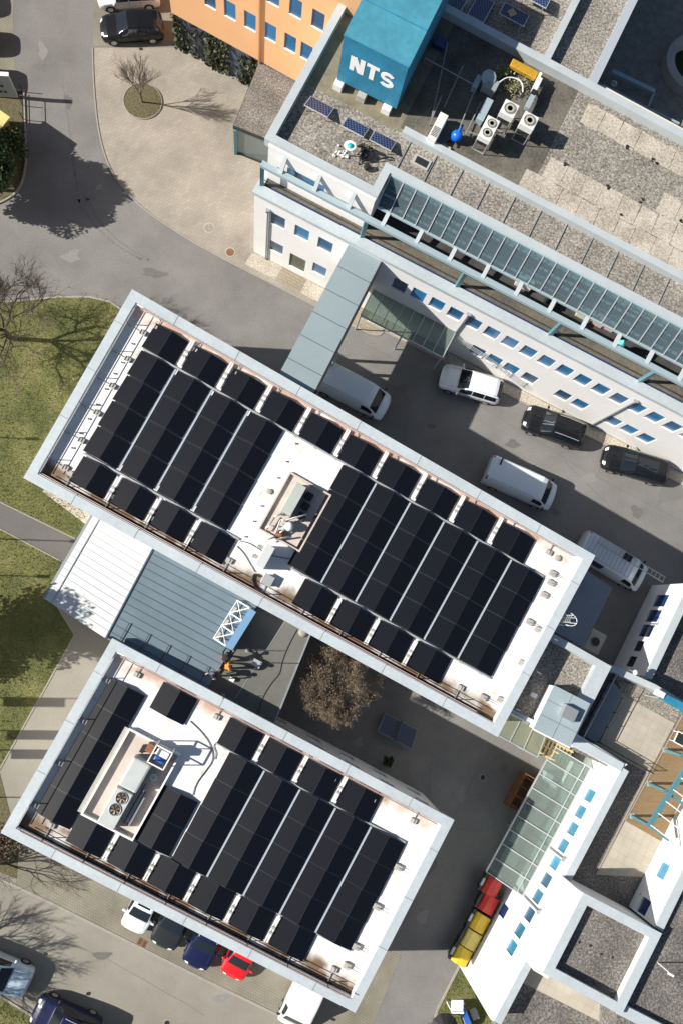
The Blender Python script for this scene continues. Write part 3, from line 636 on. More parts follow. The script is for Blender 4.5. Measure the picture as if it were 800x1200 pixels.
# ---- big plant pit on the lower roof
pit(QB,ZDB,3.35,6.35,3.95,8.95,'large pinkish plant pit with white curbs in the lower left roof',.35)
o=MB(); qbox(o,QB,3.0,3.25,3.9,9.0,ZDB,ZDB+.2); o.build('kerb_beam',M_conc,label='long grey kerb beam left of the lower roof plant pit',cat='kerb beam')
t=thing('cooling_unit','pale cooling unit with two round dark fans in the lower roof pit','cooling unit',QB.w(4.9,7,ZDB))
Mpg=mat('pale_unit',(.47,.50,.49),.5,n2=(1.5,.08))
hull(QB,4.25,5.35,4.9,6.6,ZDB+.03,ZDB+1.15,'casing',Mpg,t,.12)
hull(QB,4.25,5.25,6.75,8.85,ZDB+.03,ZDB+.95,'fan_casing',Mpg,t,.04)
for k in range(2):
    P=QB.w(4.78,7.15+.68*k,ZDB+.95); fn=MB(); fn.lathe(P,[(.31,-.02),(.34,.0),(.34,.04),(.30,.05),(.29,.0)],24); fo=fn.build('fan_ring',M_grey,t,smooth=True)
    o=MB(); o.tube([P+Vector((0,0,.001)),P+Vector((0,0,.012))],.29,24); o.build('well',M_black,fo)
    o=MB()
    for j in range(6):
        a=j*math.pi/3; c,s=math.cos(a),math.sin(a); c2,s2=math.cos(a+.45),math.sin(a+.45)
        o.add([P+Vector((.05*c,.05*s,.035)),P+Vector((.26*c,.26*s,.02)),P+Vector((.26*c2,.26*s2,.04)),P+Vector((.05*c2,.05*s2,.045))],[(0,1,2,3)])
    o.build('fan_blades',mat('bronze_blade',(.28,.20,.14),.5,metal=.4),fo)
t=thing('pump_skid','pump skid with blue motor and white frame at the top of the lower roof pit','pump skid',QB.w(5.4,4.5,ZDB))
o=MB()
for (u,v) in ((5.05,3.75),(6.0,3.75),(5.05,4.75),(6.0,4.75)): o.bar(QB.w(u,v,ZDB),QB.w(u,v,ZDB+1.5),.07)
for a,b in (((5.05,3.75),(6.0,3.75)),((6.0,3.75),(6.0,4.75)),((6.0,4.75),(5.05,4.75)),((5.05,4.75),(5.05,3.75))): o.bar(QB.w(*a,ZDB+1.5),QB.w(*b,ZDB+1.5),.07)
o.build('frame',M_sill,t)
hull(QB,5.2,5.9,3.9,4.25,ZDB+.1,ZDB+1.25,'cabinet',M_white,t); hull(QB,5.25,5.85,4.35,4.65,ZDB+.1,ZDB+1.0,'motor',mat('motor_blue',(.02,.10,.30),.4),t,.06)
hull(QB,4.6,5.0,3.95,4.45,ZDB+.03,ZDB+.8,'rust_box',M_rust,t); hull(QB,4.35,4.6,4.3,4.7,ZDB+.03,ZDB+.5,'valve_box',M_dark,t)
P=QB.w(5.75,5.6,ZDB+.03); o=MB(); o.lathe(P,[(.20,0),(.20,.2),(.09,.21),(.085,.1)],20); o.build('drum',M_sill,label='small white ring-shaped drum in the lower roof pit',cat='drum')
t=thing('pipe_run','bundle of straight dark pipes along the cooling unit of the lower roof','pipes',QB.w(5.7,7,ZDB))
for k in range(5):
    o=MB(); u=5.42+.11*k; o.tube([QB.w(u,5.9+.2*k,ZDB+.12),QB.w(u,5.9+.2*k,ZDB+.3+.05*k),QB.w(u,8.4,ZDB+.3+.05*k),QB.w(u,8.4,ZDB+.1)],.04,6); o.build('pipe',M_navy if k%2 else M_grey,t)
# tall screen wall beside the pit that throws the long shade
# ================================================================== LINK BUILDING between the two
ZL=6.6
root=thing('link_building','low link building with a sun-bright painted metal roof half and a blue-grey half','building',G(180,700,0))
ridgeT,ridgeB=G(181,640,ZL+.15),G(124,748,ZL+.15)
wl=[G(112,600,ZL-.15),G(181,640,ZL+.15),G(124,748,ZL+.15),G(53,702,ZL-.15)]
o=MB(); o.hexa([p-Vector((0,0,.2)) for p in wl],wl); o.build('bright_roof',M_lmem,root)  # sun glare on this slope is put into its pale colour
gr=[G(181,640,ZL+.15),G(304,705,ZL-.1),G(240,812,ZL-.1),G(124,748,ZL+.15)]
o=MB(); o.hexa([p-Vector((0,0,.2)) for p in gr],gr); o.build('blue_grey_roof',M_bmem,root)
o=MB()
for k in range(1,14):
    t_=k/14; a=wl[0].lerp(wl[3],t_); b=wl[1].lerp(wl[2],t_); o.bar(a+Vector((0,0,.012)),b+Vector((0,0,.012)),.03,.025)
o.bar(wl[0].lerp(wl[1],.10)+Vector((0,0,.03)),wl[3].lerp(wl[2],.10)+Vector((0,0,.03)),.05,.06)
o.build('roof_seams',M_light,root)
o=MB()
for k in range(1,13):
    t_=k/13; a=gr[0].lerp(gr[3],t_); b=gr[1].lerp(gr[2],t_); o.bar(a+Vector((0,0,.012)),b+Vector((0,0,.012)),.03,.022)
o.bar(ridgeT+Vector((0,0,.03)),ridgeB+Vector((0,0,.03)),.08,.08)
o.build('roof_seams',mat('seam_dark',(.08,.11,.13),.6),root)
body=[G(116,604,ZL-.2),G(303,703,ZL-.2),G(241,810,ZL-.2),G(58,702,ZL-.2)]
o=MB(); o.prism(body,0,ZL-.36); o.build('wall',M_ivory,root)
o=MB(); o.bar(wl[0]+Vector((-.09,0,-.06)),wl[3]+Vector((-.09,0,-.06)),.16,.12); o.build('gutter',M_grey,root)
o=MB()
for k in range(5):
    P=gr[3].lerp(gr[2],.12+.2*k)+Vector((.1,.2,0)); q=P+Vector((math.sin(R(28)),math.cos(R(28)),0))*1.15+Vector((0,0,.1)); o.bar(P+Vector((0,0,.1)),q,.035)
o.bar(gr[3].lerp(gr[2],.02)+Vector((.0,.15,.12)),gr[2].lerp(gr[3],.25)+Vector((0,.15,.12)),.07,.14)
o.build('snow_guard',M_dark,root)
# grey flat roof of the link with the workers
ZF=6.25
root=thing('low_flat_roof_building','low building with a grey bitumen roof where workers stand','building',G(320,770,0))
fl=[(282,690),(366,736),(320,858),(222,806)]
o=MB(); o.prism(PG([(306,708),(362,738),(316,852),(243,811)],ZF),0,ZF-.12); o.build('wall',M_conc,root)
o=MB(); o.prism([G(a,b,ZF) for a,b in [(304,705),(366,737),(318,856),(240,812)]],ZF-.12,ZF+.0); o.build('roof',M_bitroof,root)
o=MB(); a,b=G(337,724,ZF+.01),G(276,818,ZF+.01); o.bar(a,b,.04,.012)
o.bar(G(366,737,ZF+.03),G(318,856,ZF+.03),.09,.06); o.build('seam_strip',M_grey,root)
o=MB(); P=G(371,742,ZF); P=G(355,741,ZF); o.lathe(P,[(.28,0),(.28,.1),(.12,.2)],16); o.build('roof_drain',M_kerb,root,smooth=True)
cable([(348,738),(338,756),(330,776),(328,790),(318,800),(306,820),(303,836)],ZF+.03,.018,'thin cable snaking over the grey bitumen roof')
# upright hoist frame with the blue board
t=thing('framed_board','upright blue board on a white steel truss beside the roof workers','board',G(283,745,ZF))
zt=ZF+1.4
bp=[G(300,717,zt),G(272,762,zt)]
e=(bp[0]-bp[1]).normalized(); nrm=Vector((-e.y,e.x,0)); nrm=nrm if nrm.x<0 else -nrm
o=MB(); a,b=bp[1],bp[0]
o.hexa([a-nrm*.02+Vector((0,0,-1.4)),b-nrm*.02+Vector((0,0,-1.4)),b+nrm*.42+Vector((0,0,-1.4)),a+nrm*.42+Vector((0,0,-1.4))],[a-nrm*.02,b-nrm*.02,b+nrm*.42,a+nrm*.42]); o.build('board',mat('board_blue',(.17,.31,.48),.4),t)
o=MB(); n_=4
for k in range(n_):
    q=a.lerp(b,k/(n_-1)); i0=q+nrm*.42+Vector((0,0,-.15)); o1=q+nrm*1.25+Vector((0,0,-.8)); o.bar(i0,o1,.06); o.bar(o1,o1+Vector((0,0,-.6)),.05); o.bar(i0+Vector((0,0,-1.1)),o1,.04)
    if k<n_-1:
        q2=a.lerp(b,(k+1)/(n_-1)); o2=q2+nrm*1.25+Vector((0,0,-.8)); i2=q2+nrm*.42+Vector((0,0,-.15)); o.bar(o1,o2,.05); o.bar(i0,o2,.035); o.bar(o1,i2,.035)
o.build('truss',M_sill,t)
o=MB()
for k in range(3):
    q=a.lerp(b,(k+.3)/3)+nrm*1.0; o.box((q.x,q.y,ZF+.2),(.45,.35,.3),R(60))
o.build('ballast',M_conc,t,bevel=.02)
def smallbox(px,py,z,size,m,label,cat,name,yaw=R(-28),lidm=None,up=0):
    P=G(px,py,z); t=thing(name,label,cat,P); o=MB(); o.box((P.x,P.y,z+size[2]/2+up),size,yaw); o.build('body',m,t,bevel=.02)
    o=MB(); o.box((P.x,P.y,z+size[2]+.015+up),(size[0]*1.04,size[1]*1.04,.03),yaw); o.build('lid',lidm or m,t)
    if up:
        for sx in (-.4,.4):
            for sy in (-.4,.4):
                q=Matrix.Rotation(yaw,3,'Z')@Vector((sx*size[0],sy*size[1],0)); o=MB(); o.bar((P.x+q.x,P.y+q.y,z),(P.x+q.x,P.y+q.y,z+up),.05); o.build('leg',M_grey,t)
    return t
smallbox(272,796,ZF,(.28,.2,.22),M_sill,'small white box on the grey bitumen roof below the workers','box','tool_box')
t=smallbox(301,777,ZF,(.5,.38,.3),M_light,'grey metal box with a thin mast on the bitumen roof','equipment box','mast_box')
P=WO[t]; o=MB(); o.tube([P+Vector((.2,.02,.3)),P+Vector((.2,.02,1.9))],.025,6); o.build('mast',M_grey,t)
for i,(a,b) in enumerate([(290,762),(262,815)]):
    P=G(a,b,ZF); t=thing('roof_post',['upper','lower'][i]+' thin dark post on the grey bitumen roof','post',P,'thin posts on the bitumen roof')
    o=MB(); o.tube([P,P+Vector((0,0,1.6))],.022,6); o.build('rod',M_dark,t); o=MB(); o.box(P+Vector((0,0,.04)),(.22,.22,.08)); o.build('foot',M_conc,t)
# ================================================================== SKY BRIDGE
root=thing('enclosed_bridge','enclosed walkway bridge with blue-grey sheet roof between two buildings','bridge',G(388,370,0))
ZBR=8.05
bt=[G(409,285,ZBR),G(447,305,ZBR),G(368,460,ZBR),G(327,438,ZBR)]
bt[2]=bt[2]+(bt[2]-bt[1]).normalized()*.5; bt[3]=bt[3]+(bt[3]-bt[0]).normalized()*.5
o=MB(); o.hexa([p-Vector((0,0,.18)) for p in bt],bt); o.build('roof',M_bridge,root)
c=sum(bt,Vector())/4
ins=[c+(p-c)*.965 for p in bt]; ins=[Vector((p.x,p.y,0)) for p in ins]
o=MB(); o.prism(ins,5.0,ZBR-.18); o.build('side_wall',mat('bridge_wall',(.30,.36,.40),.5),root)
o=MB(); o.prism([c+(p-c)*.985 for p in bt],4.75,5.0); o.build('floor_slab',M_conc,root)
o=MB()
for k in range(1,6):
    a=bt[0].lerp(bt[3],k/6.0); b=bt[1].lerp(bt[2],k/6.0); o.bar(a+Vector((0,0,.008)),b+Vector((0,0,.008)),.035,.014)
o.build('roof_seams',mat('seam_dark',(.08,.11,.13),.6),root)
o=MB(); o.bar(bt[1]+Vector((.08,0,-.08)),bt[2]+Vector((.08,0,-.08)),.14,.12); o.build('gutter',M_dark,root)
for i in range(2):
    a=ins[0].lerp(ins[3],.55+.3*i); b=ins[1].lerp(ins[2],.55+.3*i)
    for q in (a,b):
        o=MB(); o.tube([(q.x,q.y,0),(q.x,q.y,4.75)],.11,10); o.build('column',M_steel,root)
# ================================================================== OFFICE BUILDING (upper right)
ZO=8.45
a0,a1=G(300,222,ZO),G(800,482,ZO)
FO=Fr(a0,math.atan2(a1.y-a0.y,a1.x-a0.x)); LO=36.0
root=thing('office_building','large white office block with setback top floor and gravel roof','building',FO.w(14,8,0))
OFF=root
def fw(px,py): return onwall(px,py,FO.w(0,-.2),FO.w(10,-.2))
wins=[]
for a,b in [(325.6,256.6),(353.8,270.6),(381.3,284.7)]: wins.append((fw(a,b)[0],6.35,.98,1.5))
s0=fw(470,330)[0]; s1=fw(794.4,497)[0]
for k in range(19): wins.append((s0+(s1-s0)*k/15,6.15,.92,1.5))
lows=[(323.8,288.4),(375,311),(562,408),(582.5,418),(602,428.5),(624.7,439),(663,460.5),(683.8,470.6),(724,490.3),(743,500.6),(762.5,511)]
for a,b in lows: wins.append((fw(a,b)[0],2.45,.98,1.45))
wins.append((fw(349,303)[0],1.75,1.15,2.05,mat('grey_green_door',(.11,.12,.09),.5)))
facade(root,FO.w(0,0),FO.w(LO,0),0,ZO,wins,M_white,M_blue,depth=.2)
# end wall facing left
e0,e1=FO.w(0,0),FO.w(0,14)
o=MB(); qbox(o,FO,0,LO,.005,14,0,ZO-.25); o.build('core',M_white,root)
for k,(px,py) in enumerate([(314.4,238.75),(553.4,362.8),(754.6,465)]):
    s=onwall(px,py,FO.w(0,-.28),FO.w(10,-.28))[0]; pipe(root,FO.w(s,-.28),0,7.15)
# grey coping band round the terrace, dark blue strip, terrace floor
o=MB(); qbox(o,FO,-.12,LO,-.24,.42,ZO-.28,ZO+.04); qbox(o,FO,-.12,.3,.42,3.0,ZO-.28,ZO+.038); o.build('terrace_coping',M_cop,root)
o=MB(); qbox(o,FO,.3,LO,.42,.58,ZO-.26,ZO-.10); o.build('terrace_gutter',M_navy,root)
o=MB(); qbox(o,FO,.3,LO,.58,5.4,ZO-.27,ZO-.02); o.build('terrace_floor',M_soil if False else ramp_mat('mossy_terrace',6,[(.3,(.04,.04,.038)),(.5,(.12,.11,.085)),(.75,(.22,.185,.13))],bump=.3,scale2=(.5,.5)),root)
o=MB(); qbox(o,FO,.3,LO,1.3,5.4,ZO-.02,ZO-.008); o.build('recess_shade_floor',mat('terrace_recess_shade',(.05,.045,.042),.9,n2=(1.0,.4)),root)  # dark sheet paints the shade of the deep recess onto the floor
# teal cable rail line along the dark blue strip
o=MB(); o.tube([FO.w(s*2.,.5,ZO+.55) for s in range(0,18)],.02,6); o.build('terrace_rail',M_dark,root)
# ---- steel pergola frame along the terrace
ZPB=10.75
pb0=FO.inv(307,193,ZPB); pb1=FO.inv(770,433,ZPB)
tb=(pb0[1]+pb1[1])/2
posts=[FO.inv(a,b,ZO)[0] for a,b in [(306,218),(422.5,279.7),(534,337),(643.4,392),(749,446)]]+[31.2]
o=MB(); o.bar(FO.w(pb0[0]-.05,tb,ZPB),FO.w(LO,tb,ZPB),.34,.26); o.build('terrace_beam',M_steel,root)
for s in posts: o=MB(); o.bar(FO.w(s,tb-.02,ZO+.04),FO.w(s,tb-.02,ZPB-.13),.2,.24); o.build('terrace_post',M_teal,root)
# ---- upper storey
q=G(340,218,ZO); tu=FO.inv(340,218,ZO)[1]
suL=FO.inv(318,185,ZO+2)[0]; suL=.25
ZU=12.35
sR=FO.inv(440,232,ZU)[0]; tU=FO.inv(380,200,ZU)[1]; tU=FO.inv(318,170,ZU)[1]*.5+FO.inv(440,232,ZU)[1]*.5
def uw(px,py): return onwall(px,py,FO.w(suL,tu-.2),FO.w(suL+10,tu-.2))
wu=[(uw(363,211)[0],10.0,1.9,1.6),(uw(349,202)[0]-.3,10.0,.7,1.6),(uw(419,239)[0],10.0,1.9,1.6)]
facade(root,FO.w(suL,tu),FO.w(sR,tu),ZO,ZU-.3,wu,M_white,M_blue,depth=.2)
o=MB(); qbox(o,FO,suL,sR-.02,tu+.003,14,ZO-.1,ZU-.6); o.build('upper_core',M_white,root)
# greenhouse zone
ZGt,ZGb=12.2,11.0
gT0=FO.inv(455,203,ZGt); gT1=FO.inv(800,385,ZGt); tg=(gT0[1]+gT1[1])/2
gB0=FO.inv(443,243,ZGb); gB1=FO.inv(770,414,ZGb); tgb=(gB0[1]+gB1[1])/2
print('upper',tu,tU,sR,'glass t',tg,gT0,gT1,'low',tgb,gB0,gB1,'beam',tb,pb0,pb1)
sG0=sR+.15
o=MB(); qbox(o,FO,sR,LO,tg+.35,14,ZO-.1,ZU-.6); o.build('upper_core',M_ivory,root)
P4=lambda s0,s1: [FO.w(s0,tgb,ZGb),FO.w(s1,tgb,ZGb),FO.w(s1,tg,ZGt),FO.w(s0,tg,ZGt)]
g=P4(sG0,LO); o=MB(); o.hexa([p-Vector((0,0,.015)) for p in g],[p+Vector((0,0,.015)) for p in g]); o.build('greenhouse_glass',G_roof2,root)
nb=int((LO-sG0)/.80)
for k in range(nb+1):
    s=sG0+k*.80; o=MB(); o.bar(FO.w(s,tgb,ZGb+.05),FO.w(s,tg,ZGt+.05),.055,.07); o.build('glazing_bar',M_light,root)
o=MB(); o.bar(FO.w(sG0,tgb,ZGb),FO.w(LO,tgb,ZGb),.12,.14); o.bar(FO.w(sG0,tg,ZGt),FO.w(LO,tg,ZGt),.16,.12); o.build('glazing_frame',M_steel,root)
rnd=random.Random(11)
# pale slats under the glass, tilted every which way
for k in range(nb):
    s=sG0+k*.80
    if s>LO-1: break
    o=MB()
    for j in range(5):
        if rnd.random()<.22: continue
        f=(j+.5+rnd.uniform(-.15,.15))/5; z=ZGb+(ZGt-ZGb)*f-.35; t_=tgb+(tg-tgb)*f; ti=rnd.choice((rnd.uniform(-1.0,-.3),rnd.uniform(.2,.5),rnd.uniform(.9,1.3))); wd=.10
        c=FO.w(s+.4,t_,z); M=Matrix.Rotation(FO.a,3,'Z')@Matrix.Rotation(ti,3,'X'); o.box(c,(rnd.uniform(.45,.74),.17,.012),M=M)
    o.build('glass_slat',mat('pale_slat',(.62,.66,.66),.3,metal=.5),root)
# rafters between the beam and the upper storey
k=0; s=1.3
while s<LO:
    t1=tu if s<sR else tgb; zz=ZU-.5 if s<sR else ZGb
    o=MB(); o.bar(FO.w(s,tb,ZPB+.05),FO.w(s,t1,zz),.22,.2); o.build('rafter',M_cop2,root); s+=2.13
# back wall under the glass
o=MB(); qbox(o,FO,sR,LO,tg+.1,tg+.35,ZO,ZGt-.1); o.build('glazed_back_wall',M_navy,root)
# ---- upper roof
ZD=11.85
def band(m,t0,t1,s0,s1,z0,z1): return qbox(m,FO,s0,s1,t0,t1,z0,z1)
l3_=FO.inv(640,76,12.35)[1]+.3
# outline of the roof: left edge line from (318,170) to (400,0)
e_l0=FO.inv(314.5,164,ZU); e_l1=FO.inv(393,0,ZU); print('left edge',e_l0,e_l1)
sl0=(e_l0[0]+e_l1[0])/2
TB=e_l0[1]
BACK=24
deckpts=[(sl0+.3,TB+.3),(sR,TB+.3),(sR,tg+.2),(LO,tg+.2),(LO,14),(LO,14),(sl0+.3,14)]
o=MB(); o.prism([FO.w(*p) for p in [(sl0+.02,TB+.02),(sR,TB+.02),(sR,tg+.3),(LO,tg+.3),(LO,l3_),(sl0+.02,l3_)]],ZD-.3,ZD); o.build('gravel_roof',M_grav,root)
# parapets
o=MB(); strip(o,[FO.w(*p) for p in [(sl0,BACK),(sl0,TB),(sR+.05,TB),(sR+.05,tg),(LO,tg)]],.46,ZD-.2,ZU,-1 if False else 1)
o.build('parapet',M_cop2,root)
print('line2',FO.inv(480,161,ZU),FO.inv(635,240,ZU),FO.inv(800,325,ZU),'line3',FO.inv(517,8,ZU),FO.inv(640,76,ZU),FO.inv(800,156,ZU),'cross',FO.inv(675,0,ZU),FO.inv(683,100,ZU),FO.inv(740,0,ZU))
l2=FO.inv(635,240,ZU)[1]; s2=FO.inv(470,156,ZU)[0]
o=MB(); qbox(o,FO,s2,LO,l2-.05,l2+.36,ZD,ZU); o.build('inner_parapet',M_cop2,root)
l3=FO.inv(640,76,ZU)[1]; s3=FO.inv(513,6,ZU)[0]
o=MB(); qbox(o,FO,s3,LO,l3-.1,l3+.36,ZD-.3,ZU+.1); o.build('rear_parapet',M_cop2,root)
print('t lines',tg,l2,l3)
# gravel field dividers in the narrow strip
rt=thing
o=MB()
for k in range(22):
    s=s2+.6+k*1.66
    if s<LO: qbox(o,FO,s,s+.05,tg+.5,l2-.08,ZD,ZD+.06)
o.build('strip_dividers',M_grey,root)
o=MB(); P=FO.inv(493,191,ZD); qbox(o,FO,P[0]-.5,P[0]+.5,P[1]-.32,P[1]+.32,ZD,ZD+.12); h=o.build('roof_hatch',M_conc,root); o=MB(); qbox(o,FO,P[0]-.36,P[0]+.36,P[1]-.2,P[1]+.2,ZD+.12,ZD+.15); o.build('glass',M_dark,h)
# pale gravel trays on the right half of the roof
o=MB(); rnd=random.Random(5)
for (x0,y0,n_,dx,dy) in ((668,118,9,20.5,11.2),(660,195,8,22,11.5)):
    pass
sA=FO.inv(655,160,ZD)[0]
D3=l3-.45-(l2+.45); rw_=D3/5
for r in (0,1,2,4):
    ta=l2+.45+rw_*r; tb2=ta+rw_-.03; s=sA+(.0,.1,.9,0,.7)[r]-(.9 if r==0 else 0); k=0
    while s<LO-1.3:
        wd=rnd.uniform(1.1,1.25); skip=(r==2 and (k<5)) or (r in (0,1) and k in (9,10)) or (r==2 and k in (8,))
        if not skip:
            j=[rnd.uniform(-.05,.05) for _ in range(4)]
            c4=[(s,ta+j[0]),(s+wd-.03,ta+j[1]),(s+wd-.03+j[0],tb2+j[2]),(s+j[1],tb2+j[3])]
            o.hexa([FO.w(*c,ZD-.01) for c in c4],[FO.w(*c,ZD+.014) for c in c4])
        s+=wd; k+=1
o.build('pale_gravel_fields',M_gravb,root,kind='stuff')
o=MB()
for k in range(34):
    s=sA+rnd.random()*(LO-sA-2); t_=rnd.choice([l2+1.92,l3-1.75,l2+.45,l2+3.25])+rnd.uniform(-.12,.12); P=FO.w(s,t_,ZD+.05)
    for q_ in range(4): o.box((P.x+rnd.uniform(-.12,.12),P.y+rnd.uniform(-.12,.12),ZD+.07),(rnd.uniform(.05,.14),rnd.uniform(.04,.1),.05),rnd.random()*3)
o.build('moss_tufts',M_bitumen,root)
# dark bitumen area round the machines
o=MB(); qbox(o,FO,sl0+6.2,sA-.2,l2+.4,l3-.12,ZD+.002,ZD+.012); o.build('bitumen_field',mat('roof_felt',(.12,.11,.09),.9,n=(7,.35),n2=(.6,.45)),root)
o=MB(); qbox(o,FO,sl0+.46,sl0+6.2,FO.inv(400,125,ZD)[1]+.25,l3+5,ZD+.002,ZD+.012); o.build('walk_field',mat('roof_walk',(.20,.175,.12),.9,n=(4,.15),n2=(.6,.3)),root)
# ---- rear wing: gravel roofs and courtyard beyond the rear parapet
scr=FO.inv(648,72,ZU)[0]; scr2=FO.inv(683,100,ZU)[0]
scr=(FO.inv(640,74,ZU)[0]+FO.inv(672,0,ZU)[0])/2; scr2=(FO.inv(697,107,ZU)[0]+FO.inv(745,0,ZU)[0])/2
root2=thing('rear_wing','gravel-roofed rear wing behind the office roof with a cross parapet','building',FO.w(14,17,0))
z2=ZD
o=MB(); o.prism([FO.w(*p) for p in [(sl0+.2,l3+.37),(scr2-.5,l3+.37),(scr2-.5,30),(sl0+.2,30)]],0,z2); o.build('core',M_conc,root2)
o=MB(); qbox(o,FO,sl0+6.5,scr2-.45,l3+.38,30,z2+.003,z2+.02); o.build('gravel_roof',M_grav,root2)
o=MB(); qbox(o,FO,scr-.2,scr+.2,l3+.37,30,z2,ZU+.05); o.build('cross_parapet',M_cop2,root2)
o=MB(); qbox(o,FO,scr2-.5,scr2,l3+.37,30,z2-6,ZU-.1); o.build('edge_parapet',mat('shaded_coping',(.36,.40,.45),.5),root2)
root3=thing('courtyard_terrace','dark sunken courtyard terrace behind the right end of the office','terrace',FO.w(32,17,0))
o=MB(); qbox(o,FO,scr2+.01,LO+14,l3+.37,30,0,7.0); o.build('floor',ramp_mat('dark_felt',2,[(.3,(.15,.15,.14)),(.7,(.28,.27,.24))],bump=.1),root3)
P=G(808,82,7.0); o=MB(); o.lathe(P,[(2.0,0),(2.0,.8),(1.45,.8),(1.4,.05)],40); o.build('ring_wall',M_conc,root3,smooth=False)
o=MB(); o.tube([P+Vector((0,0,.02)),P+Vector((0,0,.06))],1.42,36); o.build('well_floor',mat('mossy_green',(.02,.028,.01),.95),root3)
o=MB()
for a_,b_ in (((716,84),(766,108)),((706,100),(758,127)),((766,108),(758,127)),((758,127),(795,145))): o.bar(G(*a_,7.6),G(*b_,7.6),.28 if a_[0]==716 else .12)
o.build('shelf_rail',M_steel,root3)
o=MB(); P=G(718,99,7.0); o.lathe(P,[(.22,0),(.22,.12),(.1,.16)],18); o.build('dome_light',M_light,root3)
o=MB(); qbox(o,FO,FO.inv(770,20,7.0)[0]-3.6,FO.inv(770,20,7)[0]-1.9,FO.inv(757,14,7.)[1]-.2,FO.inv(757,14,7.)[1]+1.8,7.0,7.9); o.build('beige_box',M_ivory,root3)
# ---- NTS box
ZN=16.0; zb=ZD+.5
f0,f1=G(403,42,ZN),G(478,79.6,ZN)
FN=Fr(f0,math.atan2(f1.y-f0.y,f1.x-f0.x)); wn=(f1-f0).length; dn=7.5
print('NTS w',wn, 'ang',math.degrees(FN.a), G(397,98,12.3),G(475,132,12.3),f0,f1)
nts=thing('rooftop_sign_box','big faded blue rooftop box with white letters NTS on its front','sign box',FN.w(wn/2,dn/2,ZD))
o=MB(); qbox(o,FN,0,wn,0,dn,zb,ZN); o.build('box',M_ntsb,nts)
o=MB(); qbox(o,FN,-.03,wn+.03,-.03,dn,ZN,ZN+.06); o.build('top_sheet',M_ntst,nts)
o=MB(); o.bar(FN.w(-.03,2.3,ZN+.07),FN.w(wn+.03,2.3,ZN+.07),.05,.03); o.bar(FN.w(-.03,-.02,ZN+.06),FN.w(wn+.03,-.02,ZN+.06),.05,.05); o.build('seam',M_ntsb,nts)
for k,s in enumerate((.2,1.6,wn-.5)):
    o=MB(); o.box(FN.w(s,-.1,ZD+.25),(.5,.45,.5),FN.a); o.build('foot',M_sill if k!=1 else M_conc,nts,bevel=.02)
# letters as extruded outlines standing proud of the front
def letter(ch,s,z,wd,ht,st):
    polys=[]
    if ch=='N': polys=[[(0,0),(st,0),(st,ht),(0,ht)],[(wd-st,0),(wd,0),(wd,ht),(wd-st,ht)],[(0,ht),(st*1.25,ht),(wd,0),(wd-st*1.25,0)]]
    if ch=='T': polys=[[(0,ht-st*.85),(wd,ht-st*.85),(wd,ht),(0,ht)],[(wd/2-st/2,0),(wd/2+st/2,0),(wd/2+st/2,ht-st*.8),(wd/2-st/2,ht-st*.8)]]
    if ch=='S':
        th=st*.88; r=(ht+th)/4-th/2; path=[]
        # centre line: upper arc, lower arc
        cx=wd/2; ax=wd/2-th/2; ay=(ht-th)/4
        up=[(cx+ax*math.cos(a),ht-th/2-ay+ay*math.sin(a)) for a in [R(x) for x in range(25,271,15)]]
        lo=[(cx+ax*math.cos(a),th/2+ay+ay*math.sin(a)) for a in [R(x) for x in range(90,-156,-15)]]
        path=up+lo[1:]
        L_=[];R_=[]
        for i,p in enumerate(path):
            a=path[max(i-1,0)]; b=path[min(i+1,len(path)-1)]; d=Vector((b[0]-a[0],b[1]-a[1])).normalized(); n=Vector((-d.y,d.x))*th/2
            L_.append((p[0]+n.x,p[1]+n.y)); R_.append((p[0]-n.x,p[1]-n.y))
        for i in range(len(path)-1): polys.append([L_[i],L_[i+1],R_[i+1],R_[i]])
    m=MB()
    for j,pl in enumerate(polys):
        d0=-.012-.0015*(j%3)
        m.hexa([FN.w(s+x,-.002,z+y) for x,y in pl],[FN.w(s+x,d0-.005,z+y) for x,y in pl])
    m.build('letter',mat('letter_white',(.85,.85,.85),.5),nts)
ht=1.15; sc=.98
l0=onwall(410,73,FN.w(0,0),FN.w(1,0)); l1=onwall(461,100,FN.w(0,0),FN.w(1,0)); print('letters',l0,l1,wn)
sx=l0[0]-.0; ww=(l1[0]-l0[0]); zl=(l0[1]+l1[1])/2-ht/2+.1
letter('N',sx,zl,ww*.32,ht,.27); letter('T',sx+ww*.36,zl,ww*.28,ht,.27); letter('S',sx+ww*.68,zl,ww*.32,ht,.27)
# ---- orange building
p0=G(208,52); ang=FO.a
FR=Fr(p0,ang+R(-1.0)); root=thing('orange_building','orange rendered building with rows of blue-blinded windows and a vine-clad base','building',FR.w(6,4,0))
print('orange angle',math.degrees(FR.a))
def ow(px,py): return onwall(px,py,FR.w(0,-.2),FR.w(10,-.2))
ws=[]; 
r1=[(220,-9),(246.4,4),(269.5,13),(293,25),(316.8,36.7),(340,48.6),(359,59)]; r2=[(320,0),(343,5),(367,15.7)]
for p in r1: print('o',ow(*p))
for p in r2: print('o2',ow(*p))
zr=sum(ow(*p)[1] for p in r1[1:])/6; zr2=10.0
for p in r1: ws.append((ow(*p)[0],zr,.82,1.5))
sp=1.47
for k in range(11): ws.append((ow(*r2[0])[0]+(k-6)*sp,zr+3.3,.82,1.5))
facade(root,FR.w(0,0),FR.w(14,0),3.45,14.5,ws,M_orange,M_blue,depth=.2)
o=MB(); qbox(o,FR,0,14,.004,10,0,14.5); o.build('core',M_orange,root)
o=MB(); qbox(o,FR,0,14,-.05,.0,0,3.45); o.build('base_wall',M_vinewall,root)
pipe(root,FR.w(ow(305,40)[0],-.27),3.2,14,.08,M_rust if False else mat('orange_pipe',(.45,.22,.08),.6),False)
o=MB(); rnd=random.Random(2)
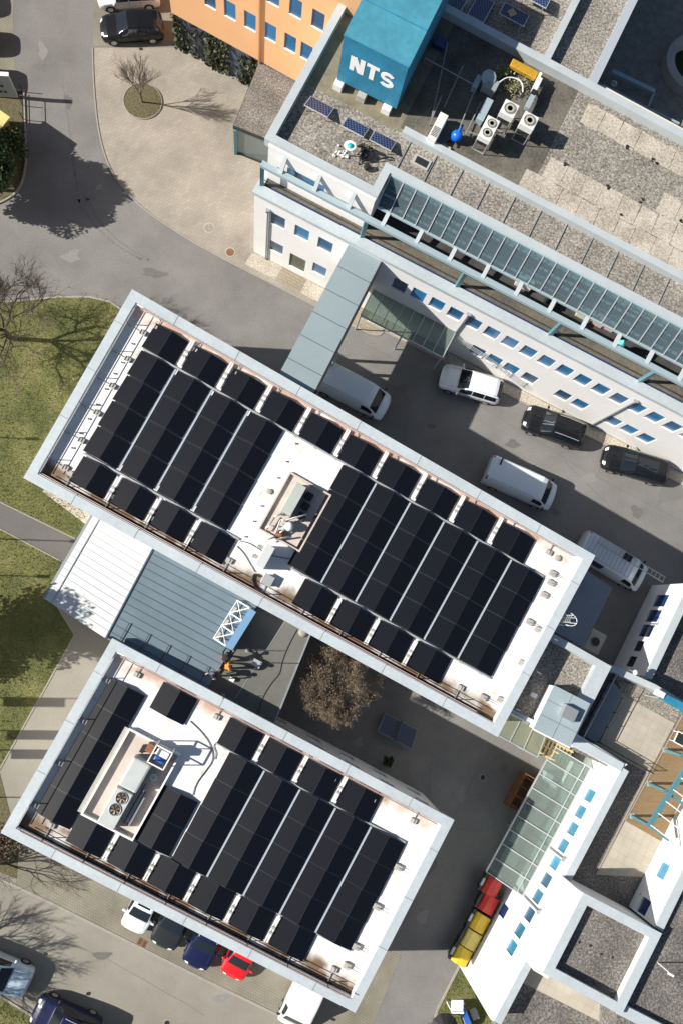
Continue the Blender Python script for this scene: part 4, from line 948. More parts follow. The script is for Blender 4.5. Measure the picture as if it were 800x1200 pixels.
for k in range(2600):
    s=rnd.random()*7.6; z=3.3*rnd.random()**1.0; den=.5+.5*math.sin(s*2.1+1)+.3*math.sin(s*5.3)
    if rnd.random()>den*.62+.12*(1-z/3.3): continue
    c=FR.w(s,-.07-rnd.random()*.28,z); M=Euler((rnd.uniform(-1,1)+1.2,rnd.uniform(-.8,.8),rnd.random()*6)).to_matrix(); sz=rnd.uniform(.05,.13)
    o.add([c+M@Vector((-sz,-sz,0)),c+M@Vector((sz,-sz,0)),c+M@Vector((sz*.7,sz,.02)),c+M@Vector((-sz*.7,sz,.02))],[(0,1,2,3)])
for k in range(26):
    s=rnd.random()*7.6; o.tube([FR.w(s,-.07,.02),FR.w(s+rnd.uniform(-.3,.3),-.1,1.4),FR.w(s+rnd.uniform(-.7,.7),-.1,2.9)],.02,4)
o.build('climbing_ivy',M_ivy,label='patchy green ivy climbing the dark base of the orange building',cat='ivy')
# gravel canopy with glazed porch below
t=thing('entrance_canopy','gravel-topped entrance canopy on steel posts beside the orange building','canopy',G(310,130,0))
zc=3.3; cp=[G(307,64,zc),G(352,92,zc),G(316,165,zc),G(273,148,zc)]
o=MB(); o.prism(cp,zc-.28,zc); o.build('slab',M_dark,t)
c=sum(cp,Vector())/4; o=MB(); o.prism([c+(p-c)*.975 for p in cp],zc,zc+.03); o.build('gravel_top',M_gravd,t)
for a_ in ((cp[3].lerp(cp[2],.06)),(cp[3].lerp(cp[0],.5)).lerp(c,.05)): o=MB(); o.bar((a_.x,a_.y-.0,0),(a_.x,a_.y,zc-.28),.2); o.build('post',M_teal,t)
o=MB(); a_,b_=cp[3].lerp(cp[2],.08),cp[2]; o.hexa([(a_.x,a_.y+.1,.1),(b_.x,b_.y+.1,.1),(b_.x,b_.y+.13,.1),(a_.x,a_.y+.13,.1)],[(a_.x,a_.y+.1,zc-.3),(b_.x,b_.y+.1,zc-.3),(b_.x,b_.y+.13,zc-.3),(a_.x,a_.y+.13,zc-.3)]); o.build('glass_front',glass_mat('porch_glass',(.55,.62,.62),.4),t)
o=MB(); o.bar((a_.x,a_.y+.1,.06),(b_.x,b_.y+.1,.06),.16,.12); o.build('base_rail',M_dark,t)
# gravel strips along the office wall
struct('gravel_strip',[FO.w(-.1,-.25),FO.w(2.2,-.25),FO.w(2.2,-1.3),FO.w(-.1,-1.3)],.014,M_gravb)
struct('gravel_strip',[FO.w(4.1,-.25),FO.w(6.4,-.25),FO.w(6.4,-1.3),FO.w(4.1,-1.3)],.014,M_gravb)
struct('door_slab',[FO.w(2.2,-.25),FO.w(4.1,-.25),FO.w(4.1,-1.3),FO.w(2.2,-1.3)],.016,M_plaza2)
struct('gravel_strip',[FO.w(9,-.25),FO.w(LO,-.25),FO.w(LO,-.95),FO.w(9,-.95)],.014,M_gravb)
o=MB(); strip(o,[FO.w(9,-.95),FO.w(LO,-.95)],.1,-.05,.05,-1); o.build('kerb',M_kerb,kind='structure')
# glass canopy against the office wall
t=thing('glass_canopy','steel and glass canopy fixed low on the office wall beside the bridge','canopy',G(490,375,0))
zc0,zc1=3.1,3.7
sA_=FO.inv(440,335,zc1)[0]; sA_=8.6; sB_=FO.inv(556,372,zc0)[0]
outt=FO.inv(520,420,zc0)[1]; print('canopy',sA_,sB_,outt)
sB_=14.6
for k in range(9):
    s=sA_+(sB_-sA_)*k/8; o=MB(); o.bar(FO.w(s,outt,zc0+.05),FO.w(s,-.2,zc1+.05),.05,.1); o.build('bar',M_light,t)
q4=[FO.w(sA_,outt,zc0),FO.w(sB_,outt,zc0),FO.w(sB_,-.2,zc1),FO.w(sA_,-.2,zc1)]
o=MB(); o.hexa([p-Vector((0,0,.01)) for p in q4],[p+Vector((0,0,.01)) for p in q4]); o.build('glass',G_roof,t)
o=MB(); o.bar(q4[0],q4[1],.08,.12); o.build('front_rail',M_steel,t)
for k in (0,4,8):
    s=sA_+(sB_-sA_)*k/8; o=MB(); o.bar(FO.w(s,outt+.1,0),FO.w(s,outt+.1,zc0),.08); o.build('post',M_steel,t)
# metal stair hand rail against the office wall
t=thing('stair_rail','white slanted railing fixed on the office wall above the white car','railing',FO.w(16,-.4,0))
for k in range(3): o=MB(); o.tube([FO.w(15.2,-.34,3.3-.25*k),FO.w(17.2,-.34,2.9-.25*k),FO.w(21.0,-.34,1.2-.25*k)],.025,6); o.build('rail',M_light,t)
for k in range(5): o=MB(); s=15.6+k*1.2; z=3.2-.38*k; o.tube([FO.w(s,-.34,z-.9),FO.w(s,-.34,z+.1)],.025,6); o.build('post',M_light,t)
# ---- furniture on the office roof
def pvt(px,py,z,w_,l_,yaw,tilt,label,m=M_cellb,h=.35,ax='x'):
    P=G(px,py,z+h); t=thing('blue_solar_panel',label,'solar panel',(P.x,P.y,z),'blue solar panels on the office roof')
    M=Matrix.Rotation(yaw,3,'Z')@Matrix.Rotation(tilt,3,ax.upper())
    o=MB(); o.box((0,0,0),(w_,l_,.04)); 
    vs=[M@v for v in o.v]; o.v=[v+Vector((P.x,P.y,z+h)) for v in vs]; o.build('frame',M_framew,t)
    me_o=MB(); me_o.box((0,0,.025),(w_-.08,l_-.08,.01)); me_o.v=[M@v+Vector((P.x,P.y,z+h)) for v in me_o.v]; me_o.build('cell_face',m,t)
    for sx in (-.4,.4):
        for sy in (-.42,.42):
            q=M@Vector((sx*w_,sy*l_,-.02)); o=MB(); o.bar((P.x+q.x,P.y+q.y,z),(P.x+q.x,P.y+q.y,z+h+q.z),.04); o.build('leg',M_light,t)
    return t
ya=FO.a
pvt(374,125,ZD,1.45,1.0,ya,R(-24),'blue solar panel left of the three by the big blue box')
pvt(416,149,ZD,1.35,.95,ya,R(-24),'blue solar panel in the middle of three by the big blue box')
pvt(448,165,ZD,1.35,.95,ya,R(-24),'blue solar panel right of the three by the big blue box')
pvt(532,4,ZD,1.1,1.4,ya,R(-14),'blue solar panel cut by the top edge beside the blue box')
pvt(563,10,ZD,1.05,1.9,ya,R(-14),'long blue solar panel standing alone on the rear gravel roof')
pvt(602,17,ZD,1.6,1.0,ya,R(-12),'blue solar panel with a stone slab on it on the rear gravel roof',h=.6)
pvt(628,-4,ZD,1.6,1.0,ya,R(-12),'blue solar panel mostly above the frame on the rear gravel roof',h=.6)
P=G(599,15,ZD+.7); o=MB(); o.box((P.x,P.y,ZD+.72),(.42,.42,.06),.5); o.build('stone_slab',M_pallet,label='small square stone slab lying on a blue solar panel',cat='slab',bevel=.02)
def acunit(px,py,z,w_,d_,h,nf,label,yaw=0,legs=.9,grille=False):
    P=G(px,py,z+legs+h); t=thing('air_conditioner',label,'air conditioner',(P.x,P.y,z),'air conditioning units on the office roof'); a=FO.a+yaw
    o=MB(); o.box((P.x,P.y,z+legs+h/2),(w_,d_,h),a); o.build('casing',mat('unit_white',(.68,.68,.65),.45),t,bevel=.03)
    Rz=Matrix.Rotation(a,3,'Z')
    for k in range(nf):
        q=P+Rz@Vector((0,(k-(nf-1)/2)*.62,0)); q.z=z+legs+h; r=min(w_,d_/max(nf,1))*.40
        o=MB(); o.lathe(q,[(r,0),(r,.03),(r*.9,.035),(r*.88,.0)],20); f=o.build('fan_ring',M_grey,t)
        o=MB(); o.tube([q+Vector((0,0,.002)),q+Vector((0,0,.01))],r*.88,20); o.build('well',mat('fan_well',(.20,.18,.14),.7),f)
        o=MB()
        for j in range(6): an=j*math.pi/3; o.bar(q+Vector((0,0,.025)),q+Vector((r*.85*math.cos(an),r*.85*math.sin(an),.025)),.03,.01)
        for rr in (.4,.7): o.lathe(q+Vector((0,0,.03)),[(r*rr,0),(r*rr+.015,.005)],16)
        o.build('grille',mat('grille_beige',(.42,.40,.33),.5),f)
    if grille:
        o=MB()
        for k in range(7): q=P+Rz@Vector((0,-d_*.05-k*.09,.01)); q.z=z+legs+h+.01; o.box(q,(w_*.75,.045,.015),a)
        o.build('louvre',M_dark,t)
    if legs>.1:
        o=MB()
        for sx in (-.45,.45):
            for sy in (-.45,.45): q=P+Rz@Vector((sx*w_,sy*d_,0)); o.bar((q.x,q.y,z),(q.x,q.y,z+legs),.05)
        for sy in (-.45,.45):
            q=P+Rz@Vector((-.45*w_,sy*d_,0)); r_=P+Rz@Vector((.45*w_,sy*d_,0)); o.bar((q.x,q.y,z+.08),(r_.x,r_.y,z+.08),.05)
        o.build('stand',M_light,t)
        o=MB(); o.box((P.x,P.y,z+legs*.6),(w_*.8,d_*.8,.04),a); o.build('tray',M_dark,t)
    return t
acunit(573,150,ZD,.75,1.35,.45,2,'white air conditioner with two fans in a row on the office roof',legs=1.1)
acunit(597,127,ZD,.85,.85,.5,1,'single-fan air conditioner, upper left of the pair on the office roof',legs=1.2)
acunit(620,141,ZD,.85,.85,.5,1,'single-fan air conditioner, right one of the pair on the office roof',legs=1.2)
acunit(513,148,ZD,.5,1.75,.7,0,'slim white upright air conditioner near the office roof inner parapet',legs=.1,grille=True)
P=G(534,161,ZD+.3); t=thing('blue_compressor','bright blue compressor tank beside the slim air conditioner','compressor',(P.x,P.y,ZD)); Mb=mat('tank_blue',(.01,.13,.62),.35)
o=MB(); o.lathe((P.x,P.y,ZD+.15),[(.12,0),(.3,.1),(.33,.35),(.25,.55),(.1,.62)],18); o.build('tank',Mb,t,smooth=True)
for k in range(4): an=k*math.pi/2+.3; o=MB(); o.bar((P.x,P.y,ZD+.2),(P.x+.48*math.cos(an),P.y+.48*math.sin(an),ZD+.05),.07); o.build('leg',Mb if k<2 else M_dark,t)
o=MB(); o.tube([(P.x,P.y,ZD+.7),(P.x+.15,P.y+.35,ZD+.8)],.07,8); o.build('motor',Mb,t)
def dish(px,py,z,r,m,label,up=.9,tilt=.5,face=0):
    P=G(px,py,z+up); t=thing('satellite_dish',label,'dish antenna',(P.x,P.y,z),'dish antennas on the office roof')
    M=Matrix.Rotation(face,3,'Z')@Matrix.Rotation(tilt,3,'X'); o=MB(); o.lathe((P.x,P.y,z+up),[(.03,-.09*r),(r*.5,-.03*r),(r,.12*r),(r*1.02,.10*r),(r*.5,-.08*r),(.03,-.14*r)],24,M); o.build('dish',m,t,smooth=True)
    o=MB(); o.tube([(P.x,P.y,z),(P.x,P.y,z+up-.05)],.035,8); o.build('mast',M_grey,t); return t,P,M
dish(572,91,ZD,.42,M_steel,'pale blue dish antenna near the yellow trough on the office roof',.9,.35)
t,P,M=dish(410,171,ZD,.33,mat('dish_white',(.85,.85,.85),.4),'white round dish with turquoise centre on the gravel office roof',1.0,-.15)
o=MB(); o.lathe((P.x,P.y,ZD+1.0),[(.17,.03),(.15,.07),(.02,.09)],20,M); o.build('centre',mat('turquoise',(.02,.45,.52),.4),t,smooth=True)
t=thing('tripod_rig','tangle of black tripod and antenna gear beside the white dish','tripod',G(424,178,ZD))
rnd=random.Random(8); B0=G(425,180,ZD)
for k in range(13):
    a=B0+Vector((rnd.uniform(-.5,.6),rnd.uniform(-.7,.5),0)); b=B0+Vector((rnd.uniform(-.3,.5),rnd.uniform(-.3,.3),rnd.uniform(.5,1.3))); o=MB(); o.tube([a,b],.03,6); o.build('strut',M_black,t)
for k,(dx,dy,s_) in enumerate(((.0,.1,.3),(.2,-.9,.32),(-.1,-.3,.25))): o=MB(); o.box(B0+Vector((dx,dy,.25)),(s_,s_*.8,.3),.5*k); o.build('case',M_black,t,bevel=.03)
o=MB(); c0=G(400,178,ZD)
for k in range(16): q=c0+Vector((rnd.uniform(-.45,.35),rnd.uniform(-.35,.35),.06)); o.box(q,(rnd.uniform(.08,.22),rnd.uniform(.05,.12),.08),rnd.random()*3)
o.build('rubble_pile',M_sill,label='scatter of pale rubble on the gravel beside the white dish',cat='rubble')
t=thing('yellow_trough','orange-yellow tarp-covered trough by the rear parapet of the office roof','trough',G(613,83,ZD)); c0=G(613,82,ZD+.5)
o=MB(); o.box(c0,(1.65,.5,.3),FO.a); o.build('tarp',mat('tarp_orange',(.48,.27,.02),.6,n2=(2,.2)),t,bevel=.05)
o=MB(); 
for s_ in (-.7,.7): q=c0+FO.w(s_,0,0)-FO.w(0,0,0); o.bar(q-Vector((0,0,.5)),q,.06)
o.build('legs',M_dark,t); o=MB(); q=c0+FO.w(.95,0,0)-FO.w(0,0,0); o.box(q,(.16,.4,.5),FO.a); o.build('end_plate',M_sill,t)
t=thing('duct_column','white and grey flat duct running from the trough to the fan units','duct',G(618,108,ZD))
for k,(px,py,m,l) in enumerate(((628,100,M_sill,.9),(620,120,M_steel,.9),(624,110,M_dark,.4))): c0=G(px,py,ZD+.6); o=MB(); o.box(c0,(.3,l,.35),FO.a); o.build('duct',m,t,bevel=.02)
smallbox(570,108,ZD,(.8,.6,.6),mat('cabinet_grey',(.28,.31,.32),.5),'grey cabinet below the pale blue dish on the office roof','cabinet','roof_cabinet',FO.a,up=.2)
smallbox(555,104,ZD,(.3,.8,.45),M_steel,'narrow blue-grey cabinet left of the grey roof cabinet','cabinet','roof_cabinet',FO.a,up=.2)
smallbox(563,138,ZD,(.4,1.4,.5),M_steel,'tall pale blue duct left of the two-fan air conditioner','duct','roof_duct',FO.a,up=.3)
smallbox(514,54,ZD,(.7,.6,.4),M_navy,'dark blue box in the shade of the big blue sign box','box','roof_box',FO.a)
smallbox(521,175,ZD,(.5,.3,.15),M_pallet,'pale slab at the foot of the blue compressor','slab','stone_slab',FO.a)
# pipes frames on the dark roof
t=thing('pipe_rack','thin steel pipe rack frames in the shade of the blue sign box','pipe rack',G(530,100,ZD))
zz=ZD+.6
for a_,b_ in (((498,68),(558,101)),((524,50),(505,140)),((542,77),(520,125)),((557,101),(537,153)),((563,120),(545,157)),((540,152),(560,158)),((505,140),(517,112))):
    o=MB(); o.tube([G(*a_,zz),G(*b_,zz)],.035,6); o.build('pipe',M_grey,t)
for a_ in ((498,68),(558,101),(524,50),(505,140),(542,77),(537,153),(545,157)): P=G(*a_,zz); o=MB(); o.tube([P,(P.x,P.y,ZD)],.03,6); o.build('leg',M_grey,t)
t=thing('roof_plants','pale scrubby plants growing among the machines on the office roof','plants',G(600,95,ZD)); 
for (px,py,n_) in ((588,84,160),(600,103,200),(612,95,100)):
    o=MB(); c0=G(px,py,ZD+.3)
    for k in range(n_):
        q=c0+Vector((rnd.gauss(0,.28),rnd.gauss(0,.22),rnd.uniform(-.25,.3))); s_=rnd.uniform(.03,.08); M=Euler((rnd.random()*3,rnd.random()*3,rnd.random()*3)).to_matrix()
        o.add([q+M@Vector((-s_,-s_,0)),q+M@Vector((s_,-s_,0)),q+M@Vector((0,s_*1.3,0))],[(0,1,2)])
    o.build('foliage',mat('pale_scrub',(.27,.27,.14),.9),t)
cable([(585,96),(594,90),(606,92),(612,98),(612,108)],ZD+.9,.04,'pale hose arching over the scrubby plants on the office roof',M_sill)
smallbox(700,55,ZD,(1,.8,.0+.03),M_grav,'gravel covered hatch outline on the narrow rear roof','hatch','roof_hatch',FO.a)
# ---- things on the setback terrace
for i,(px,py,m,l) in enumerate(((612,334,M_ivory,'cream planter box on the terrace under the glass roof'),(683,370,mat('cream_green',(.55,.55,.38),.7),'pale green planter box on the office terrace'),(699,378,mat('pale_pink',(.62,.42,.36),.7),'pink box, left of two on the office terrace'),(712,383,mat('pale_pink',(.62,.42,.36),.7),'pink box, right of two on the office terrace'),(641,357,M_dark,'dark barrel grill on the office terrace'))): smallbox(px,py,ZO+.0,(1.0 if i<2 else .65,.5,.6),m,l,'box','terrace_box',FO.a)
P=G(731,400,ZO+1.8); t=thing('terrace_umbrella','folded turquoise umbrella on the office terrace','umbrella',(P.x,P.y,ZO)); o=MB(); o.lathe((P.x,P.y,ZO+.9),[(.28,0),(.33,.15),(.2,.6),(.05,1.0)],9); o.build('canopy',mat('turquoise_cloth',(.10,.50,.52),.7),t); o=MB(); o.tube([(P.x,P.y,ZO),(P.x,P.y,ZO+2)],.03,6); o.build('pole',M_light,t)
# ================================================================== RIGHT-HAND COMPLEX
FS=Fr(G(541,1134),R(58.6)); inw=-1
def Sp(s,t,z=0): return FS.w(s,-t,z)          # t metres into the building
def Sinv(px,py,z): a,b=FS.inv(px,py,z); return a,-b
def sbox(m,s0,s1,t0,t1,z0,z1): return m.hexa([Sp(a,b,z0) for a,b in ((s0,t0),(s1,t0),(s1,t1),(s0,t1))],[Sp(a,b,z1) for a,b in ((s0,t0),(s1,t0),(s1,t1),(s0,t1))])
root=thing('white_wing','white wing with a row of small sky-blue windows and stepped grey parapets','building',Sp(8,6,0)); WW=root
J1=Sinv(683,1046,8.9)[0]; J2=Sinv(631,1141,8.9)[0]; SN=Sinv(726,903,6.6)[0]
print('wing',J1,J2,SN,Sinv(726,903,6.6),Sinv(667,1029,6.6),Sinv(617,1123,7.2))
def sw(px,py): return onwall(px,py,Sp(0,-.2),Sp(10,-.2))
cs=[(689.8,932),(679,951),(670,971),(659,990.5),(649.5,1010.5),(639,1030.8),(629,1050),(619.4,1071),(608,1089.6),(598.8,1109.5)]
S_=[sw(*p) for p in cs]; 
w1=[(s,z,.74,1.25) for s,z in S_]
low=sw(588,1065.6); w1.append((low[0],low[1]+.2,.75,1.2,M_navy))
z1,z2,z3=6.6,8.95,7.2
def part_f(sa,sb,zt):
    ws=[(s-sa,z,a,b,*r) for s,z,a,b,*r in w1 if sa+.3<s<sb-.3]
    facade(root,Sp(sa,0),Sp(sb,0),0,zt,ws,M_white,M_blue2,out=Sp(5,-40).xy,depth=.2)
part_f(0,SN+.2,6.0)
for sa,sb,za in ((0,J2,z3-.02),(J2,J1,z2-.02),(J1,SN+.2,z1-.02)): o=MB(); sbox(o,sa+.001,sb-.001,-.2,.0,6.002,za); o.build('upper_wall',M_white,root)
o=MB(); sbox(o,0,SN+.2,.004,15,0,5.2); sbox(o,0,J2,.004,15,5.21,5.9); o.build('core',M_white,root)
# south end wall is white too
for s_,px in ((sw(662,1008)[0],0),(sw(651,1089)[0],0)):
    P=Sp(s_,-.28); pipe(root,P,0,6.0 if s_>J1 else 6.3)
# parapets with copings
def para(s0,s1,t0,t1,z0,zt,root,m=None): 
    o=MB(); sbox(o,s0,s1,t0,t1,z0,zt-.09); o.build('parapet_wall',M_white,root); o=MB(); sbox(o,s0-.03,s1+.03,t0-.03,t1+.03,zt-.085,zt); o.build('coping',m or M_cop,root)
cwid=.40
para(0.05,J2-.04,.02,.02+cwid,5.85,z3,root); para(J1+.04,SN+.2,.02,.02+cwid,5.15,z1,root)
o=MB(); sbox(o,J2+.01,J1-.01,-.19,.7,7.9,z2-.025); o.build('wall_top',M_white,root)
# tall block with its own gravel deck
qd=[G(683,1046,z2),G(775,1094,z2),G(727.5,1190,z2),G(635,1140,z2)]
root3b=thing('raised_roof_block','raised square roof block with wide grey copings and dark gravel','building',G(705,1115,0))
o=MB(); inn=ring(o,qd,.52,z2-.1,z2); o.build('coping',M_cop,root3b)
o=MB(); c=sum(qd,Vector())/4; ring(o,[c+(p-c)*.985 for p in qd],.42,8.0,z2-.104); o.build('parapet_wall',M_white,root3b)
o=MB(); o.prism([c+(p-c)*.96 for p in qd],7.905,8.35); o.build('gravel_roof',M_gravd,root3b)
o=MB(); o.prism([c+(p-c)*.983 for p in qd],0,7.9); o.build('wall',M_white,root3b)
for k in range(4): pass
o=MB()
for k in range(5): P=G(665+13*k,1094+7*k+(k%2)*3,8.36); o.box(P,(.12,.08,.06),k)
o.build('roof_clips',M_black,root3b)
# lower deck south of it
root=thing('lower_roof_terrace','low gravel and slab roof strip at the bottom right','terrace',G(690,1180,0))
pl=PG([(606,1120),(640,1138),(727,1183),(800,1215),(830,1290),(640,1300),(560,1200)],5.95)
o=MB(); o.prism([Sp(.4,.45),Sp(J2,.45),Sp(J2,14),Sp(-6,14),Sp(-6,3.5)],5.0,5.95); o.build('gravel_roof',M_gravd,root)
a_=Sinv(631,1141,6)
o=MB(); o.prism([G(p[0],p[1],5.96) for p in [(622,1132),(730,1192),(716,1204),(612,1152)]],5.94,5.975); o.build('slab_strip',M_slab,root)
# right-hand deck
root=thing('right_gravel_roof','dark gravel roof at the right edge behind the raised block','building',G(790,1140,0))
o=MB(); o.prism(PG([(768,1089),(797,1031),(900,1070),(900,1350),(720,1230),(722,1186)],8.2),0,8.2); o.build('gravel_roof',M_gravd,root)
o=MB(); strip(o,PG([(722,1188),(800,1228),(880,1270)],8.6),.6,7.6,8.6,1); o.build('coping',M_cop,root)
P=G(770,1128,8.2); t=thing('roof_light_pole','small white pole lamp on the right gravel roof casting a long thin shadow','pole lamp',P)
o=MB(); o.tube([P,P+Vector((0,0,1.3))],.03,6); o.build('pole',M_sill,t); o=MB(); o.box(P+Vector((.1,-.12,1.3)),(.35,.12,.1),R(-30)); o.build('lamp_head',M_sill,t)
# second white facade with two windows
root=thing('white_roof_house','white rooftop house with two blue windows beside the timber deck','building',G(790,1050,5.2))
b0,b1=G(739,1064,5.2),G(779,983,5.2); zt=8.6
def hw(px,py): return onwall(px,py,b0,b1)
d_=(b1-b0).normalized(); b1x=b1+d_*6.
facade(root,b0,b1x,5.2,zt-.1,[(hw(757.3,1064)[0]+.0,hw(757.3,1064)[1],.9,1.0,M_navy),(hw(779,1022)[0],hw(779,1022)[1],.9,1.0)],M_white,M_blue2,out=(b0+Vector((-20,5,0))).xy,depth=.2)  # shaded window gets a navy pane, its shade put into the colour
n_=Vector((d_.y,-d_.x,0))
o=MB(); o.prism([b0+n_*.01,b1x+n_*.01,b1x+n_*8,b0+n_*8],5.2,7.95); o.build('body',M_white,root)
o=MB(); o.prism([b0+n_*.3,b1x+n_*.3,b1x+n_*8,b0+n_*8],7.94,8.01); o.build('gravel_roof',M_gravd,root)
o=MB(); o.hexa([p+Vector((0,0,zt-5.2-.12)) for p in (b0-n_*.2,b1x-n_*.2,b1x+n_*.3,b0+n_*.3)],[p+Vector((0,0,zt-5.2)) for p in (b0-n_*.2,b1x-n_*.2,b1x+n_*.3,b0+n_*.3)]); o.build('coping',M_cop,root)
o=MB(); o.prism([b0+n_*.02,b1x+n_*.02,b1x+n_*.25,b0+n_*.25],7.6,zt-.12); o.build('parapet_wall',M_white,root)
P=G(747,1046,5.25); o=MB(); o.tube([P,P+Vector((0,0,.5))],.05,8); o.box(P+Vector((0,0,.55)),(.22,.22,.14)); o.build('downpipe',M_dark,root)
# ---- terrace floor, slabs, timber deck
root=thing('roof_terrace','roof terrace with beige slabs, gravel borders and timber deck','terrace',G(740,880,0))
zT=5.22; NT=Sinv(714,786,5.6)[0]
o=MB(); o.prism(PG([(672,880),(717,784),(800,826),(900,880),(880,1100),(735,1075),(683,1046),(667,1029),(724,905)],zT),4.8,zT); o.build('gravel_border',M_gravd,root)
o=MB(); o.prism(PG([(720,789),(797,831),(790,848),(729,815)],zT+.01),zT,zT+.012); o.build('gravel_band',M_gravb if False else M_grav,root)
o=MB(); o.prism(PG([(718,800),(731,815),(790,848),(759,906),(696,872)],zT+.03),zT,zT+.03); o.build('slabs',M_slab,root)
o=MB(); o.prism(PG([(732,962),(778,988),(759,1028),(698,1025)],zT+.03),zT,zT+.03); o.build('slabs',M_slab,root)
o=MB(); o.prism(PG([(799,838),(759,906),(732,962),(780,989),(900,1040),(900,880)],zT+.06),zT,zT+.06); o.build('timber_deck',M_wood,root)
o=MB(); o.bar(G(759,905,zT+.05),G(698,1024,zT+.05),.06,.08); o.bar(G(799,838,zT+.07),G(732,962,zT+.07),.05,.06); o.build('edging',M_kerb,root)
o=MB(); o.prism(PG([(684,780),(717,784),(800,826),(900,878),(895,890),(795,838),(714,796)],4.8),0,4.78); o.build('wall',M_white,root)
zc_=6.35
o=MB(); strip(o,PG([(714,786),(765,809),(796,828),(860,862)],zc_),.38,5.0,zc_,1); o.build('coping',M_cop2,root)
# dark railing along the slab terrace
t=thing('terrace_railing','black railing running along the upper left side of the slab terrace','railing',G(695,830,zT))
ra,rb=G(715,787,zT+.02),G(672,868,zT+.02)
for z in (.5,1.05): o=MB(); o.tube([ra+Vector((0,0,z)),rb+Vector((0,0,z))],.035,6); o.build('rail',M_light if z>1 else M_dark,t)
for k in range(9): p=ra.lerp(rb,k/8); o=MB(); o.tube([p,p+Vector((0,0,1.05))],.03,6); o.build('post',M_dark,t)
o=MB()
for k in range(60): p=ra.lerp(rb,k/60); o.bar(p+Vector((0,0,.1)),p+Vector((0,0,1.0)),.018)
o.build('balusters',M_dark,t)
t=thing('terrace_railing','dark thin railing crossing the slab terrace in an L shape','railing',G(710,850,zT))
L_=[G(733,800,zT),G(697,868,zT),G(757,903,zT)]
for a,b in zip(L_,L_[1:]):
    for z in (.55,1.0): o=MB(); o.tube([a+Vector((0,0,z)),b+Vector((0,0,z))],.025,6); o.build('rail',M_dark,t)
    for k in range(5): p=a.lerp(b,k/4); o=MB(); o.tube([p,p+Vector((0,0,1.0))],.025,6); o.build('post',M_dark,t)
o=MB()
for k in range(34): p=L_[1].lerp(L_[2],k/34); o.bar(p+Vector((0,0,.05)),p+Vector((0,0,.95)),.012)
o.build('mesh_infill',M_dark,t)
smallbox(704,835,zT,(1.0,3.4,.25),mat('blue_grey_box',(.20,.24,.28),.6),'long flat blue-grey box between the two terrace railings','box','storage_box',R(-29))
for (px,py) in ((728,845),(725,851)): pass
# teal pergola on the timber deck
t=thing('teal_pergola','teal steel pergola with white cross bars over the timber deck','pergola',G(780,930,zT))
zp=7.35
A_=G(800,905,zp); B_=G(759.5,968,zp); ext=(A_-B_).normalized()
A_=A_+ext*6; o=MB(); o.bar(A_,B_,.26,.22); o.build('main_beam',M_teal,t)
per=Vector((ext.y,-ext.x,0))
for (a,b) in (((778.5,878.5),(796,884)),((760,918),(780,926)),((740,956),(760,964))):
    P=G(*a,zT+.06); o=MB(); o.bar(P,(P.x,P.y,zp),.16,.22); o.build('post',M_teal,t)
    o=MB(); q=Vector((P.x,P.y,zp-.15)); o.bar(q,q+per*1.6,.14,.2); o.build('bracket',M_teal,t)
    o=MB(); o.box(P+Vector((0,0,.03)),(.3,.3,.05)); o.build('foot',M_light,t)
for k in range(10):
    q=B_+ext*(.1+.82*k); o=MB(); o.bar(q+Vector((0,0,.14)),q+per*4.2+Vector((0,0,.14)),.055,.07); o.build('cross_bar',M_sill,t)
o=MB(); o.bar(A_+per*3.6,B_+per*3.6,.2,.2); o.build('rear_beam',M_teal,t)
t=thing('bistro_table','small white-framed table at the right end of the timber deck','table',G(797,866,zT)); P=G(797,866,zT+.7)
o=MB(); o.box(P,(.7,.7,.04),R(-28)); o.build('top',M_dark,t); o=MB(); ring(o,[P+Matrix.Rotation(R(-28),3,'Z')@Vector(v) for v in ((-.37,-.37,0),(.37,-.37,0),(.37,.37,0),(-.37,.37,0))],.06,P.z-.02,P.z+.035); o.build('rim',M_sill,t)
for sx in (-.3,.3):
    for sy in (-.3,.3): o=MB(); q=Matrix.Rotation(R(-28),3,'Z')@Vector((sx,sy,0)); o.bar((P.x+q.x,P.y+q.y,zT+.06),(P.x+q.x,P.y+q.y,P.z),.04); o.build('leg',M_sill,t)
t=thing('blue_awning','blue awning strip at the upper right corner of the terrace','awning',G(792,830,zT))
aw=[G(771,818,7.0),G(776,812,7.0),G(830,838,7.0),G(826,850,7.0)]
o=MB(); o.hexa([p-Vector((0,0,.06)) for p in aw],aw); o.build('cloth',M_ntsb,t); o=MB(); o.box(G(772,813,6.9),(.5,.35,.4),R(-28)); o.build('cassette',M_sill,t)
for k in (0,3): o=MB(); P=aw[k]; o.bar((P.x,P.y,zT),(P.x,P.y,P.z-.06),.06); o.build('post',M_light,t)
# ---- gravel roof and shed next to the middle building
root=thing('small_gravel_roof_building','small building with gravel roof attached to the right end of the middle building','building',G(650,810,0))
zr=7.55
q1=[G(640,738,zr),G(716,781,zr),G(670,872,zr),G(592,833,zr)]
o=MB(); o.prism(q1,0,6.95); o.build('wall',M_white,root)
o=MB(); o.prism(q1,6.96,7.02); o.build('gravel_roof',M_grav,root)
o=MB(); strip(o,[q1[0],q1[1]],.42,6.9,zr,-1); o.build('parapet',M_cop2,root)
e_=(q1[1]-q1[2]).normalized()
o=MB(); strip(o,[q1[1]-e_*.4,q1[2]],.85,6.9,zr-.003,-1); o.build('parapet',M_cop,root)
o=MB(); strip(o,[q1[2],q1[3]],.25,6.9,zr-.002,-1); o.build('parapet',M_cop2,root)
u_=(q1[2]-q1[3]).normalized()
